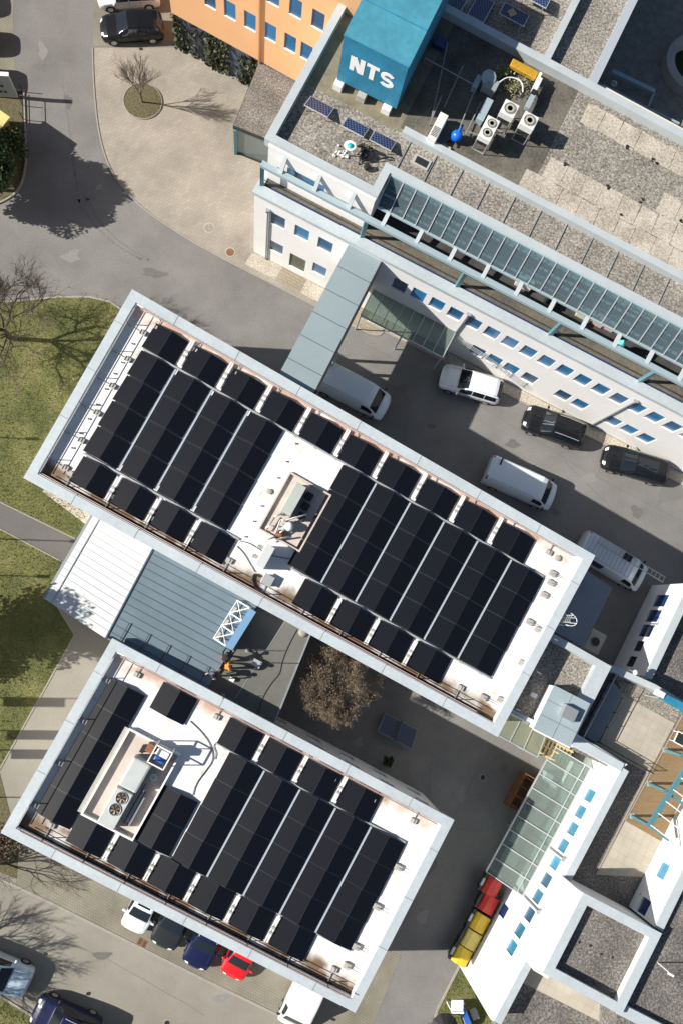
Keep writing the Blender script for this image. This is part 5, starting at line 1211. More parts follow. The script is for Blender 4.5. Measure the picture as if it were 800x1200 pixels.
# tall white wall face below, facing the courtyard, to the corner of the wing
cw0,cw1=G(592,833,zr),Sp(SN+.3,.1,0)
o=MB(); 
o.prism([G(670,873,7.1),G(726,903,6.6),G(735,896,6.6),G(680,862,7.1)],0,6.55); o.build('corner_wall',M_white,root)
o=MB(); o.prism([G(667,872,6.66),G(727,904,6.66),G(731,895,6.66),G(674,862,6.66)],6.56,6.66); o.build('corner_coping',M_cop,root)
t=thing('blue_grey_shed','blue-grey sheet metal shed with a small vent box on the gravel roof','shed',G(658,840,7))
zs=8.15; sh=[G(649,803,zs),G(691,824.5,zs),G(667,876,zs),G(624.5,854.5,zs)]
o=MB(); c=sum(sh,Vector())/4; o.prism([c+(p-c)*.97 for p in sh],7.0,zs-.08); o.build('wall',M_white,t)
o=MB(); o.prism(sh,zs-.08,zs); o.build('roof',mat('shed_roof',(.36,.44,.48),.45,metal=.2,n2=(.7,.06)),t)
o=MB()
for k in (1,2): a=sh[0].lerp(sh[3],k/3); b=sh[1].lerp(sh[2],k/3); o.bar(a+Vector((0,0,.01)),b+Vector((0,0,.01)),.03,.02)
a=sh[0].lerp(sh[1],.5); b=sh[3].lerp(sh[2],.5); o.bar(a+Vector((0,0,.01)),b+Vector((0,0,.01)),.03,.018)
o.build('seams',M_grey,t)
P=G(667,836,zs+.35); o=MB(); o.box((P.x,P.y,zs+.2),(.85,.75,.4),R(-28)); o.build('vent_box',M_grey,t,bevel=.02)
o=MB(); o.bar(sh[3]+Vector((-.02,0,-.03)),sh[2]+Vector((0,-.02,-.03)),.09,.09); o.build('gutter',M_sill,t)
smallbox(623,814,7.0,(.35,.25,.3),M_sill,'small white block lying on the gravel beside the hose end','block','gravel_block')
P=G(702,765,zr); 
# ---- low canopy roof, cage ladder and the yard behind
root=thing('low_canopy_roof','plain slate-blue canopy roof at the right end of the middle building','canopy',G(682,715,0))
zc=3.4; cq=[G(680,664,zc),G(717,689,zc),G(683,758,zc),G(642,736,zc)]
o=MB(); o.prism(cq,zc-.2,zc); o.build('roof',mat('slate_roof',(.20,.24,.29),.6,n2=(.6,.1)),root)
for k in (1,2): P=cq[k].lerp(sum(cq,Vector())/4,.06); o=MB(); o.tube([(P.x,P.y,0),(P.x,P.y,zc-.2)],.08,8); o.build('post',M_steel,root)
t=thing('cage_ladder','white safety-cage ladder rising beside the end of the middle building','ladder',G(678,708,zc))
P0=G(688,709,zc+.1); dx=Vector((math.cos(R(-28)),math.sin(R(-28)),0)); dy=Vector((-dx.y,dx.x,0))
P0=QA.w(30.95,4.1,zc+.02)
for s_ in (-.22,.22): o=MB(); o.tube([P0+dy*s_,P0+dy*s_+Vector((0,0,ZA+.9-zc))],.03,6); o.build('stile',M_light,t)
o=MB()
for k in range(20): z=.3*k+.2; o.tube([P0+dy*-.22+Vector((0,0,z)),P0+dy*.22+Vector((0,0,z))],.018,5)
o.build('rungs',M_light,t)
for k in range(5):
    z=1.4+1.05*k; o=MB(); o.tube([P0+dx*(.38*(1-math.cos(a)) if True else 0)+dy*(-.34*math.cos(a/1.0) if False else .36*math.cos(a))+dx*(.55*math.sin(a))-dx*(.38*(1-math.cos(a)))+Vector((0,0,z)) for a in [math.pi*j/10 for j in range(11)]],.022,5); o.build('hoop',M_sill,t)
for k in range(3):
    a=math.pi*(k+1)/4; o=MB(); o.tube([P0+dy*.36*math.cos(a)+dx*.55*math.sin(a)+Vector((0,0,z)) for z in (1.4,5.6)],.018,5); o.build('cage_strap',M_sill,t)
t=thing('outdoor_unit','beige ventilation unit with a round fan between the canopy and the gravel roof','ventilation unit',G(697,756,0)); P=G(697,752,1.9)
o=MB(); o.box((P.x,P.y,.95),(1.1,1.45,1.9),R(-28)); o.build('casing',M_conc,t,bevel=.05); o=MB(); o.lathe((P.x,P.y,1.9),[(.36,0),(.36,.05),(.3,.06),(.28,.0)],20); o.build('fan_ring',M_grey,t)
o=MB(); o.tube([(P.x,P.y,1.902),(P.x,P.y,1.912)],.28,20); o.build('fan_well',M_dark,t)
# right-hand wing with five windows
root=thing('right_edge_building','white building at the right edge with three blue windows and two grilles','building',G(800,740,0))
r0,r1=G(718,787),G(766,687.5); dR=(r1-r0).normalized(); nR=Vector((dR.y,-dR.x,0)); r1x=r1
def rw(px,py): return onwall(px,py,r0-nR*.2,r1-nR*.2)
ws=[]
for k,(px,py) in enumerate([(775.6,703.8),(766,721.6),(757,739),(748.8,757),(740,775)]): s,z=rw(px,py); ws.append((s,2.35,.9 if k<3 else .75,1.75 if k<3 else 1.1,M_navy if k<3 else M_dark)); print('rw',s,z)
zR=5.1
facade(root,r0,r1,0,zR-.1,ws,M_white,M_navy,out=(r0+Vector((-30,10,0))).xy,depth=.2)
o=MB(); o.prism([r0+nR*.01,r1+nR*.01,r1+nR*12,r0+nR*12],0,4.3); o.build('body',M_white,root)
o=MB(); o.prism([r0+nR*.3,r1+nR*.3,r1+nR*12,r0+nR*12],4.31,4.36); o.build('gravel_roof',M_gravd,root)
o=MB(); o.prism([r0-nR*.2,r1-nR*.2,r1+nR*.28,r0+nR*.28],zR-.1,zR); o.build('coping',M_cop2,root)
o=MB(); o.prism([r0+nR*.02,r1+nR*.02,r1+nR*.24,r0+nR*.24],4.3,zR-.1); o.build('parapet_wall',M_white,root)
o=MB(); P=r0+dR*3.0-nR*.3; o.box((P.x,P.y,2.9),(.15,.7,.1),R(-28)); o.build('bracket',M_dark,root)
t=thing('white_wall_lamp','white ball lamp on a bracket at the corner of the terrace coping','lamp',G(744,788,6)); P=G(744,788,6.3); o=MB(); o.lathe(P,[(.03,-.16),(.13,-.1),(.17,0),(.13,.1),(.03,.16)],14); o.build('globe',M_sill,t,smooth=True); o=MB(); o.tube([P,P+Vector((-.9,.35,-.1))],.03,6); o.build('arm',M_grey,t)
# ---- glass lean-to along the white wing
t=thing('glass_lean_to','long greenish glass lean-to with pale bars along the white wing','lean-to roof',Sp(10,-1.5,0))
zi,zo_=3.7,2.9
si0=Sinv(609,1048,zi)[0]; si1=Sinv(688,898,zi)[0]; to=(Sinv(567,1029,zo_)[1]+Sinv(634.7,896,zo_)[1])/2; ti=-.2
print('lean',si0,si1,to,Sinv(567,1029,zo_),Sinv(634.7,896,zo_),Sinv(609,1048,zi),Sinv(688,898,zi))
g4=[Sp(si0,to,zo_),Sp(si1,to,zo_),Sp(si1,ti,zi),Sp(si0,ti,zi)]
o=MB(); o.hexa([p-Vector((0,0,.012)) for p in g4],[p+Vector((0,0,.012)) for p in g4]); o.build('glass',G_roof,t)
for k in range(10):
    s=si0+(si1-si0)*k/9; o=MB(); o.bar(Sp(s,to,zo_+.05),Sp(s,ti,zi+.05),.06,.1); o.build('bar',M_light,t)
o=MB(); o.bar(g4[0],g4[1],.09,.12); o.build('eaves_rail',M_light,t); o=MB(); o.bar(Sp(si0,-.32,zi+.02),Sp(si1,-.32,zi+.02),.22,.12); o.bar(Sp(si0,-.75,zi-.1),Sp(si1,-.75,zi-.1),.05,.06); o.build('wall_rail',M_light,t)
for k in range(4): s=si0+.2+(si1-si0-.4)*k/3; o=MB(); o.bar(Sp(s,to+.9,0),Sp(s,to+.9,zo_+.1),.08); o.build('post',M_light,t)

rnd=random.Random(4)
items=[('white_cabinet',1.2,-.9,(1.1,.7,1.1),M_sill,'white cabinet under the lower end of the glass lean-to','cabinet'),('grey_bench',2.9,-1.2,(1.6,.6,.5),M_grey,'grey bench under the glass lean-to','bench'),('pale_locker',4.3,-.85,(.9,.8,1.4),M_lmem,'pale locker in the middle of the glass lean-to','locker'),('steel_shelf',5.6,-1.0,(1.3,.5,1.3),M_steel,'blue-grey shelf under the glass lean-to','shelf'),('white_drum',6.9,-1.3,(.6,.6,.8),M_sill,'white drum under the upper end of the glass lean-to','drum'),('blue_crate',6.4,-.7,(.8,.7,.9),M_bmem,'blue-grey crate by the wall under the upper end of the glass lean-to','crate')]
for nm,s,t_,sz,m,l,c_ in items:
    P=Sp(si0+s,t_); tt=thing(nm,l,c_,P); o=MB(); o.box((P.x,P.y,sz[2]/2+.02),(sz[1],sz[0],sz[2]),R(-31)); o.build('body',m,tt,bevel=.04); o=MB(); o.box((P.x,P.y,sz[2]+.05),(sz[1]*.9,sz[0]*.9,.05),R(-31)); o.build('top',M_lmem if m is not M_sill else M_steel,tt)
# polycarbonate canopy under the small gravel roof building
t=thing('translucent_canopy','yellowish translucent canopy between the middle building and the lean-to','canopy',G(628,868,0))
zt_=3.95; tc=[G(586,851,zt_),G(601,838,zt_),G(680,879,zt_),G(668,902,zt_),G(632,889,zt_)]
tc=[G(580,860,zt_-.2),G(594,836,zt_),G(640,858,zt_),G(629,887,zt_-.2)]
o=MB(); o.hexa([p-Vector((0,0,.02)) for p in tc],tc); o.build('sheet',G_poly,t)
o=MB()
for k in range(4): o.bar(tc[0].lerp(tc[3],k/3)+Vector((0,0,.04)),tc[1].lerp(tc[2],k/3)+Vector((0,0,.04)),.05,.06)
o.bar(tc[0],tc[3],.07,.1); o.build('frame',M_light,t)
for k in (0,3): o=MB(); P=tc[k]; o.tube([(P.x,P.y,0),(P.x,P.y,P.z)],.05,8); o.build('post',M_light,t)
t=thing('pallet_stack','pale wooden pallet of stacked slats beside the translucent canopy','pallet',G(648,880,0)); zz=3.0
P=G(650,881,3.2)
o=MB(); o.box((P.x,P.y,1.45),(2.3,1.25,2.9),R(-28)); o.build('stack',mat('stack_wood',(.25,.20,.12),.9,n=(6,.2)),t,bevel=.02)
o=MB(); Rz=Matrix.Rotation(R(-28),3,'Z')
for k in range(9): q=Rz@Vector((-1.05+.26*k,0,0)); o.box((P.x+q.x,P.y+q.y,2.96),(.13,1.2,.05),R(-28))
for k in (-.5,0,.5): q=Rz@Vector((0,k,0)); o.box((P.x+q.x,P.y+q.y,3.02),(2.3,.09,.04),R(-28))
o.build('slats',M_pallet,t)
# rusty skip by the lean-to
P=G(607,926); t=thing('rusty_crate','rusty brown open crate standing in shade beside the glass lean-to','crate',P); Rz=Matrix.Rotation(R(58.6),3,'Z')
o=MB()
for (x,y,sx,sy) in ((0,.5,2.4,.07),(0,-.5,2.4,.07),(1.17,0,.07,1.0),(-1.17,0,.07,1.0)): q=Rz@Vector((x,y,0)); o.box((P.x+q.x,P.y+q.y,.65),(sx,sy,1.1),R(58.6))
o.build('sides',M_rust,t); o=MB(); o.box((P.x,P.y,.35),(2.3,.95,.5),R(58.6)); o.build('load',mat('brown_load',(.13,.07,.035),.9,n=(5,.4)),t)
o=MB()
for k in range(4): q=Rz@Vector((-1.0+.66*k,0,0)); o.box((P.x+q.x,P.y+q.y,1.22),(.08,1.1,.05),R(58.6))
o.build('cross_slats',M_rust,t)
# waste containers
def bin_(px,py,m,label,k):
    P=G(px,py,1.25); P.z=0; t=thing('waste_container',label,'waste container',P,'wheeled waste containers by the white wing'); a=R(58.6); Rz=Matrix.Rotation(a,3,'Z')
    o=MB(); o.hexa([P+Rz@Vector(v) for v in ((-.5,-.38,.2),(.5,-.38,.2),(.5,.5,.2),(-.5,.5,.2))],[P+Rz@Vector(v) for v in ((-.58,-.5,1.12),(.58,-.5,1.12),(.58,.72,1.12),(-.58,.72,1.12))]); o.build('body',M_dark,t,bevel=.03)
    prof=[(-.56,1.13),(-.45,1.27),(-.15,1.36),(.2,1.36),(.45,1.27),(.52,1.15)]; o=MB(); n=len(prof)
    for x in (-.53,.53):
        for y,z in prof: o.v.append(P+Rz@Vector((x,y,z)))
    o.f=[(i,i+1,n+i+1,n+i) for i in range(n-1)]+[tuple(range(n))[::-1],tuple(range(n,2*n)),(0,n,2*n-1,n-1)]; l=o.build('lid',m,t)
    o=MB(); 
    for x in (-.3,.3): q=P+Rz@Vector((x,-.6,1.1)); o.box(q,(.25,.06,.08),a)
    o.build('handle',M_dark,l)
    q=P+Rz@Vector((0,.68,1.16)); o=MB(); o.box(q,(.5,.16,.12),a); o.build('rear_box',M_grey if k%2==0 else M_dark,t)
    for sx in (-.42,.42):
        for sy in (-.3,.42): q=P+Rz@Vector((sx,sy,.1)); o=MB(); dv=Rz@Vector((.03,0,0)); o.tube([q-dv,q+dv],.1,10); o.build('wheel',M_black,t)
for k,(px,py,m,l) in enumerate([(576,1040,M_red,'red-lidded waste container half under the glass lean-to'),(572,1060,M_red,'red-lidded waste container between the lean-to and the yellow ones'),(562,1082,M_yel,'yellow-lidded waste container next to the red ones'),(552,1102,M_yel2,'faded pale yellow waste container in the middle of the yellow three'),(541,1121,M_yel,'yellow waste container at the lower end of the row, by the grass')]): bin_(px,py,m,l,k)
# sign and stuff on the bottom grass
t=thing('info_board','white info board on the small lawn at the bottom','board',G(536,1186)); a=R(-3)
P=G(536,1180,1.7)
o=MB(); o.box((P.x,P.y-.35,.95),(.75,.10,1.5),a); o.box((P.x,P.y-.05,1.5),(.75,.75,.08),a); o.build('panel',M_sill,t)
for sx in (-.3,.3): o=MB(); o.bar((P.x+sx,P.y-.3,0),(P.x+sx,P.y-.3,1.2),.06); o.build('post',M_grey,t)
t=thing('beach_flag','tall narrow blue advertising flag leaning over the small lawn','flag',G(533,1175)); P=G(534,1172); 
o=MB(); pts=[P,P+Vector((.1,-.5,1.3)),P+Vector((.3,-1.1,2.3)),P+Vector((.5,-1.7,2.9))]; o.tube(pts,.025,6); o.build('pole',M_light,t)
o=MB(); 
for a_,b_ in zip(pts,pts[1:]): 
    w0=Vector((.34,.12,0)); o.hexa([a_,a_+w0,a_+w0+Vector((0,0,.02)),a_+Vector((0,0,.02))],[b_,b_+w0,b_+w0+Vector((0,0,.02)),b_+Vector((0,0,.02))])
o.build('cloth',mat('flag_blue',(.02,.10,.45),.6),t)
smallbox(554,1186,0,(.4,.5,.45),M_light,'light grey box on the small lawn right of the blue flag','box','grey_box',.3)
t=thing('black_parasol','black folded-out parasol top at the bottom edge by the small lawn','parasol',G(522,1200)); P=G(521,1206,1.9); o=MB(); o.lathe(P,[(.85,-.25),(.87,-.22),(.45,.05),(.04,.2)],10); o.build('canopy',M_black,t); o=MB(); o.tube([(P.x,P.y,0),(P.x,P.y,P.z+.2)],.03,6); o.build('pole',M_light,t)
# ---- courtyard things
t=thing('two_part_table','dark blue two-part table tennis table in the shaded courtyard','table',G(466,857)); tq=[(450.8,835),(489,855),(482,878.5),(442,857)]; tq=[G(a,b,.76) for a,b in tq]
m1,m2=tq[0].lerp(tq[1],.49),tq[3].lerp(tq[2],.49); m3,m4=tq[0].lerp(tq[1],.51),tq[3].lerp(tq[2],.51); Mt=mat('table_blue',(.055,.07,.12),.5)
for q in ([tq[0],m1,m2,tq[3]],[m3,tq[1],tq[2],m4]):
    o=MB(); o.prism(q,.72,.76); h=o.build('table_half',Mt,t); o=MB(); ring(o,q,.05,.70,.768); h2=o.build('white_edge',mat('table_line',(.20,.22,.25),.5),h)
    c=sum(q,Vector())/4
    for p in q: o=MB(); p2=c+(p-c)*.8; o.bar((p2.x,p2.y,0),(p2.x,p2.y,.72),.05); o.build('leg',M_grey,t)
o=MB(); o.hexa([m1+Vector((0,0,.01)),m3+Vector((0,0,.01)),m4+Vector((0,0,.01)),m2+Vector((0,0,.01))],[m1+Vector((0,0,.15)),m3+Vector((0,0,.15)),m4+Vector((0,0,.15)),m2+Vector((0,0,.15))]); o.build('net',M_dark,t)
# ================================================================== PLANTS
def leafball(o,c,rad,n,sz,rnd,flat=1.0,clump=24):
    cl=[]
    for _ in range(clump):
        d=Vector((rnd.gauss(0,1),rnd.gauss(0,1),rnd.gauss(0,1))).normalized(); r=rnd.random()**.4; cl.append((Vector((d.x*rad[0]*r,d.y*rad[1]*r,d.z*rad[2]*r)),rnd.uniform(.18,.36)))
    for k in range(n):
        cc,cr=rnd.choice(cl); d=Vector((rnd.gauss(0,1),rnd.gauss(0,1),rnd.gauss(0,1))).normalized()*cr*max(rad)*rnd.random()**.33
        q=c+cc+d; s=sz*rnd.uniform(.6,1.3); M=Euler((rnd.random()*3.1,rnd.random()*3.1,rnd.random()*6.2)).to_matrix()
        o.add([q+M@Vector((-s,0,0)),q+M@Vector((0,-s*.6,0)),q+M@Vector((s,0,0)),q+M@Vector((0,s*.6,0))],[(0,1,2,3)])
def branches(o,p,d,L,r,depth,rnd,spread=.55,up=.15,tips=None,kids_=(3,4),shrink=.68,sides=4):
    q=p; dd=d; pts=[p]
    for k in range(3):
        dd=(dd+Vector((rnd.gauss(0,.1),rnd.gauss(0,.1),rnd.gauss(0,.06)))).normalized(); q=q+dd*L/3; pts.append(q)
    o.tube(pts,r,sides if depth>1 else 3,r*.6,cap=False)
    if tips is not None: tips.append(q)
    if depth==0: return
    n=rnd.choice(kids_)
    for k in range(n):
        f=rnd.choice((.55,.75,1.0,1.0)); st=pts[0].lerp(pts[-1],f) if f<1 else q
        ax=Vector((rnd.gauss(0,1),rnd.gauss(0,1),rnd.gauss(0,1))).normalized(); nd=(dd+ax*spread+Vector((0,0,up))).normalized()
        branches(o,st,nd,L*shrink*rnd.uniform(.75,1.2),r*.58,depth-1,rnd,spread,up,tips,kids_,shrink,sides)
def bare_tree(px,py,h,seed,label,depth=5,r=.12,spread=.6,L=None,kids_=(3,4),m=None,up=.12,name='bare_tree',lean=(0,0)):
    rnd=random.Random(seed); P=G(px,py); t=thing(name,label,'tree',P,'bare winter trees'); o=MB(); L=L or h*.30
    tp=P+Vector((lean[0],lean[1],h*.22)); o.tube([P,P.lerp(tp,.5)+Vector((.03,0,0)),tp],r,8,r*.85); o.build('trunk',M_bark,t); o=MB()
    for k in range(5):
        a=k*1.257+rnd.random()*.8; d=Vector((math.cos(a)*spread*.9,math.sin(a)*spread*.9,1)).normalized(); branches(o,tp,d,L,r*.6,depth-1,rnd,spread,up,None,kids_)
    o.build('crown',m or M_bark,t); return t
bare_tree(167,121,4.6,21,'small bare tree in the round bed on the paved plaza',5,.06,.40,1.3,(4,4,5),M_twig,up=.3)
bare_tree(14,397,8.4,5,'large bare tree on the left lawn at the road corner',6,.16,.8,2.5,(4,4,5),up=.12)
bare_tree(-22,1012,5.0,9,'bare tree at the left edge below the lower building',5,.09,.7,1.6,(3,4))
bare_tree(-120,1128,7.5,31,'bare tree left of the frame throwing branch shadows on the access road',5,.15,.6,2.2,(4,5))
# courtyard tree with withered leaves
rnd=random.Random(15); P=G(397,811,6.0); P.z=0; t=thing('withered_tree','round tree with withered brown leaves in the shaded courtyard','tree',P)
o=MB(); o.tube([P,P+Vector((.05,0,2.2)),P+Vector((.0,.05,4.6))],.17,9,.12); o.build('trunk',M_bark,t)
o=MB(); tips=[]
for k in range(17):
    a=k*2.4; el=.25+1.2*((k*.37)%1); d=Vector((math.cos(a)*math.cos(el),math.sin(a)*math.cos(el),math.sin(el))); branches(o,P+Vector((0,.04,4.4)),d,1.1,.06,4,rnd,.55,.04,tips,(3,4),.70)
cr=o.build('crown',M_twig,t)
o=MB(); tips=[q for q in tips if (q-P-Vector((0,0,5.4))).length>.9]
for k in range(30000):
    q=rnd.choice(tips)+Vector((rnd.gauss(0,.10),rnd.gauss(0,.10),rnd.gauss(0,.09))); s=rnd.uniform(.022,.055); M=Euler((rnd.random()*3,rnd.random()*3,rnd.random()*6)).to_matrix()
    o.add([q+M@Vector((-s,0,0)),q+M@Vector((0,-s*.6,0)),q+M@Vector((s,0,0)),q+M@Vector((0,s*.6,0))],[(0,1,2,3)])
o.build('leaves',M_leafb,cr)
def bush(px,py,z,rad,n,sz,m,label,cat,name,seed,trunk=0.,clump=26,group=None):
    rnd=random.Random(seed); P=G(px,py,0); t=thing(name,label,cat,P,group); o=MB(); leafball(o,Vector((P.x,P.y,z)),rad,n,sz,rnd,clump=clump); cr=o.build('crown' if trunk else 'foliage',m,t)
    o=MB()
    if trunk: o.tube([P,P+Vector((.05,0,trunk))],.16,8,.1)
    for k in range(7):
        a=k*.9; o.tube([P+Vector((0,0,trunk*.8)),Vector((P.x+rad[0]*.6*math.cos(a),P.y+rad[1]*.6*math.sin(a),z))],.05,5,.02)
    o.build('trunk' if trunk else 'stems',M_bark,t)
    return t
bush(-12,222,3.7,(2.4,2.5,2.1),26000,.12,M_leafd,'dense dark green tree at the left edge beside the yellow hut','tree','evergreen_tree',3,1.5,80)
bush(8,188,1.6,(1.3,2.1,1.4),9000,.085,M_leafd,'dark green bush by the kerb in front of the yellow hut','bush','green_bush',4)
bush(-78,722,8.6,(2.3,2.3,4.8),26000,.13,M_leafd,'dense evergreen left of the frame shading the lower lawn','tree','evergreen_tree',6,3.6,70)
bush(-60,745,3.2,(2.4,2.2,1.9),9000,.12,M_leafd,'broad evergreen left of the frame shading the link roof corner','tree','evergreen_tree',12,1.0,30)
bush(452,890,.55,(.38,.38,.4),1500,.06,M_leafd,'small dark round shrub near the courtyard table','shrub','round_shrub',8)
bush(8,985,.4,(1.0,1.4,.3),2600,.07,M_leafb,'dry brown shrubs in the bed at the left corner of the lower building','shrub','dry_shrub',18)
# litter of dry leaves and grass tufts on lawns
rnd=random.Random(77); o=MB()
def inpoly(x,y,pts):
    c=False; j=len(pts)-1
    for i in range(len(pts)):
        if (pts[i][1]>y)!=(pts[j][1]>y) and x<(pts[j][0]-pts[i][0])*(y-pts[i][1])/(pts[j][1]-pts[i][1])+pts[i][0]: c=not c
        j=i
    return c
lw=[[(0,352),(70,349),(130,356),(160,372),(150,450),(120,520),(100,606),(88,628),(0,588)],[(0,622),(72,658),(60,700),(85,744),(50,806),(22,855),(0,896)],[(0,1172),(45,1199),(0,1202)],[(537,1134),(514,1180),(500,1202),(580,1202)]]
for _ in range(26000):
    pl=lw[rnd.choices((0,1,2,3),(.6,.3,.02,.08))[0]]; xs=[p[0] for p in pl]; ys=[p[1] for p in pl]; x=rnd.uniform(min(xs),max(xs)); y=rnd.uniform(min(ys),max(ys))
    if not inpoly(x,y,pl): continue
    P=G(x,y,.03); h=rnd.uniform(.03,.12); a=rnd.random()*6.28; dx_,dy_=math.cos(a)*.025,math.sin(a)*.025; lx,ly=rnd.gauss(0,.05),rnd.gauss(0,.05)
    o.add([P+Vector((-dx_,-dy_,0)),P+Vector((dx_,dy_,0)),P+Vector((lx,ly,h))],[(0,1,2)])
o.build('grass_tufts',mat('grass_blade',(.13,.15,.04),.8,n2=(.6,.35)),kind='stuff',label='short patchy winter grass tufts on the lawns',cat='grass')
# ================================================================== LEFT EDGE OBJECTS
P=G(6,140,2.7); t=thing('yellow_hut','yellow-roofed wooden hut at the left edge behind the kerb bed','hut',(P.x-1.4,P.y,0))
c=G(12,137,2.7); u=Vector((math.cos(R(38)),math.sin(R(38)),0)); v=Vector((u.y,-u.x,0))
rf=[c,c-u*2.8,c-u*2.8+v*2.2,c+v*2.2]
rf=[c,c-Vector((.50,-.87,0))*0-u*2.4,c-u*2.4-v*2.6,c-v*2.6]
rf=[c,c+Vector((-2.2,1.5,0)),c+Vector((-3.9,-1.1,0)),c+Vector((-1.7,-2.6,0))]
o=MB(); o.hexa([p-Vector((0,0,.1)) for p in rf],rf); o.build('roof',mat('hut_yellow',(.62,.56,.22),.6,n2=(1,.08)),t)
cc=sum(rf,Vector())/4; o=MB(); o.prism([cc+(p-cc)*.9 for p in rf],0,2.6); o.build('wall',mat('hut_board',(.30,.27,.13),.8,n=(3,.25),stretch=(0,6,1)),t)
P=G(9,110); t=thing('totem_sign','grey-white totem board at the left edge with small dark pictograms','sign',P)
tp=[G(-14,88,2.5),G(10,87.5,2.5)]; y0=tp[1].y; x1=tp[1].x
o=MB(); o.box((x1-.9,y0,1.3),(1.8,.22,2.4)); o.build('board',mat('totem_grey',(.40,.43,.42),.5),t,bevel=.01)
o=MB(); o.box((x1-.9,y0,2.53),(1.86,.28,.06)); o.build('cap',M_sill,t)
o=MB(); 
for k in range(3): o.lathe((0,0,0),[(.09,0),(.09,.02)],10) if False else o.box((x1-1.25+.3*k,y0-.12,.75),(.18,.02,.2)); 
for k in range(2): o.box((x1-1.0+.3*k,y0-.12,1.4),(.2,.02,.22))
o.build('pictograms',M_dark,t)
# boundary rail along the bed
t=thing('low_fence','low black fence along the kerb of the left planting bed','fence',G(27,150)); 
for z in (.25,.9): o=MB(); o.tube([G(27,108,z),G(29,190,z)],.025,5); o.build('rail',M_dark,t)
for k in range(6): P=G(27+.4*k,108+16.4*k); o=MB(); o.tube([P,P+Vector((0,0,.95))],.03,5); o.build('post',M_dark,t)
# flag poles whose shadows cross the lower lawn, and lamp posts
def pole(px,py,h,label,flag=None,group='poles on the left lawn'):
    P=G(px,py); t=thing('flag_pole' if flag else 'lamp_post',label,'pole',P,group); o=MB(); o.tube([P,P+Vector((0,0,h))],.05,8,.035); o.build('pole',M_light,t)
    if flag:
        o=MB(); a,b=flag; o.hexa([P+Vector((.03,0,a)),P+Vector((.03,-.55,a)),P+Vector((.06,-.55,a)),P+Vector((.06,0,a))],[P+Vector((.03,0,b)),P+Vector((.03,-.55,b)),P+Vector((.06,-.55,b)),P+Vector((.06,0,b))]); o.build('banner',M_sill,t)
    else: o=MB(); o.box(P+Vector((.2,0,h)),(.7,.2,.12)); o.build('lamp_head',M_grey,t)
for k,(y,l,hh) in enumerate(((816,'first banner pole left of the lower lawn, farthest up',8.3),(855,'second banner pole left of the lower lawn, in the middle',8.6),(878,'third banner pole left of the lower lawn, lowest',8.3))): pole(-100+4*k,y,hh,l,(3.9,6.6))
pole(-110,508,5.6,'lamp post left of the upper lawn'); pole(-112,628,7.6,'lamp post left of the footpath'); pole(-115,671,6.2,'lamp post left of the lawn below the footpath'); pole(-120,934,7.4,'lamp post left of the lowest part of the side path')
# ================================================================== VEHICLES
M_glass=mat('car_glass',(.008,.012,.018),.05,spec=.6); M_hl=mat('headlight',(.72,.74,.75),.15,coat=.6); M_tl=mat('tail_light',(.35,.01,.01),.2,coat=.5); M_rim=mat('wheel_rim',(.45,.46,.47),.35,metal=.7)
def paint(name,c,metal=.0): return mat(name,c,.35,metal=metal,coat=.35 if max(c)<.1 else .8,spec=.15 if max(c)<.1 else .5)
KINDS={
 'wagon':dict(L=4.7,W=1.84,st=[(-1,.60,.80,.50,.80),(-.97,.88,.76,.80,.90),(-.86,1.30,.72,.92,.97),(-.70,1.43,.70,.94,1),(-.2,1.47,.71,.93,1),(.10,1.42,.71,.91,1),(.44,1.00,.80,.88,1),(.78,.86,.84,.76,.97),(.93,.72,.82,.62,.90),(1,.55,.76,.45,.74)],ws=(.11,.43),rw=(-.955,-.80),sw=(-.84,.34),h=1.47),
 'suv':dict(L=4.75,W=1.88,st=[(-1,.70,.80,.55,.84),(-.97,1.0,.78,.9,.92),(-.88,1.45,.74,1.02,.98),(-.72,1.62,.72,1.04,1),(-.2,1.68,.73,1.03,1),(.12,1.62,.73,1.01,1),(.44,1.14,.82,1.0,1),(.80,1.0,.86,.88,.98),(.95,.85,.84,.7,.92),(1,.6,.8,.5,.80)],ws=(.13,.43),rw=(-.965,-.84),sw=(-.86,.34),h=1.68),
 'hatch':dict(L=3.9,W=1.70,st=[(-1,.62,.80,.52,.82),(-.96,.95,.76,.82,.92),(-.84,1.38,.72,.94,.98),(-.6,1.48,.71,.95,1),(-.1,1.50,.72,.94,1),(.15,1.45,.72,.92,1),(.52,1.0,.80,.9,1),(.82,.86,.82,.76,.95),(.95,.70,.78,.6,.86),(1,.52,.72,.45,.72)],ws=(.17,.51),rw=(-.955,-.80),sw=(-.82,.42),h=1.5),
 'van':dict(L=5.2,W=1.96,st=[(-1,1.75,.86,1.0,.96),(-.99,1.96,.84,1.1,.98),(-.9,2.02,.83,1.15,1),(0,2.04,.83,1.15,1),(.42,2.0,.82,1.12,1),(.55,1.86,.81,1.1,1),(.78,1.14,.84,1.05,.99),(.93,.95,.84,.85,.93),(1,.6,.78,.5,.80)],ws=(.56,.77),rw=None,sw=(.36,.66),h=2.04),
}
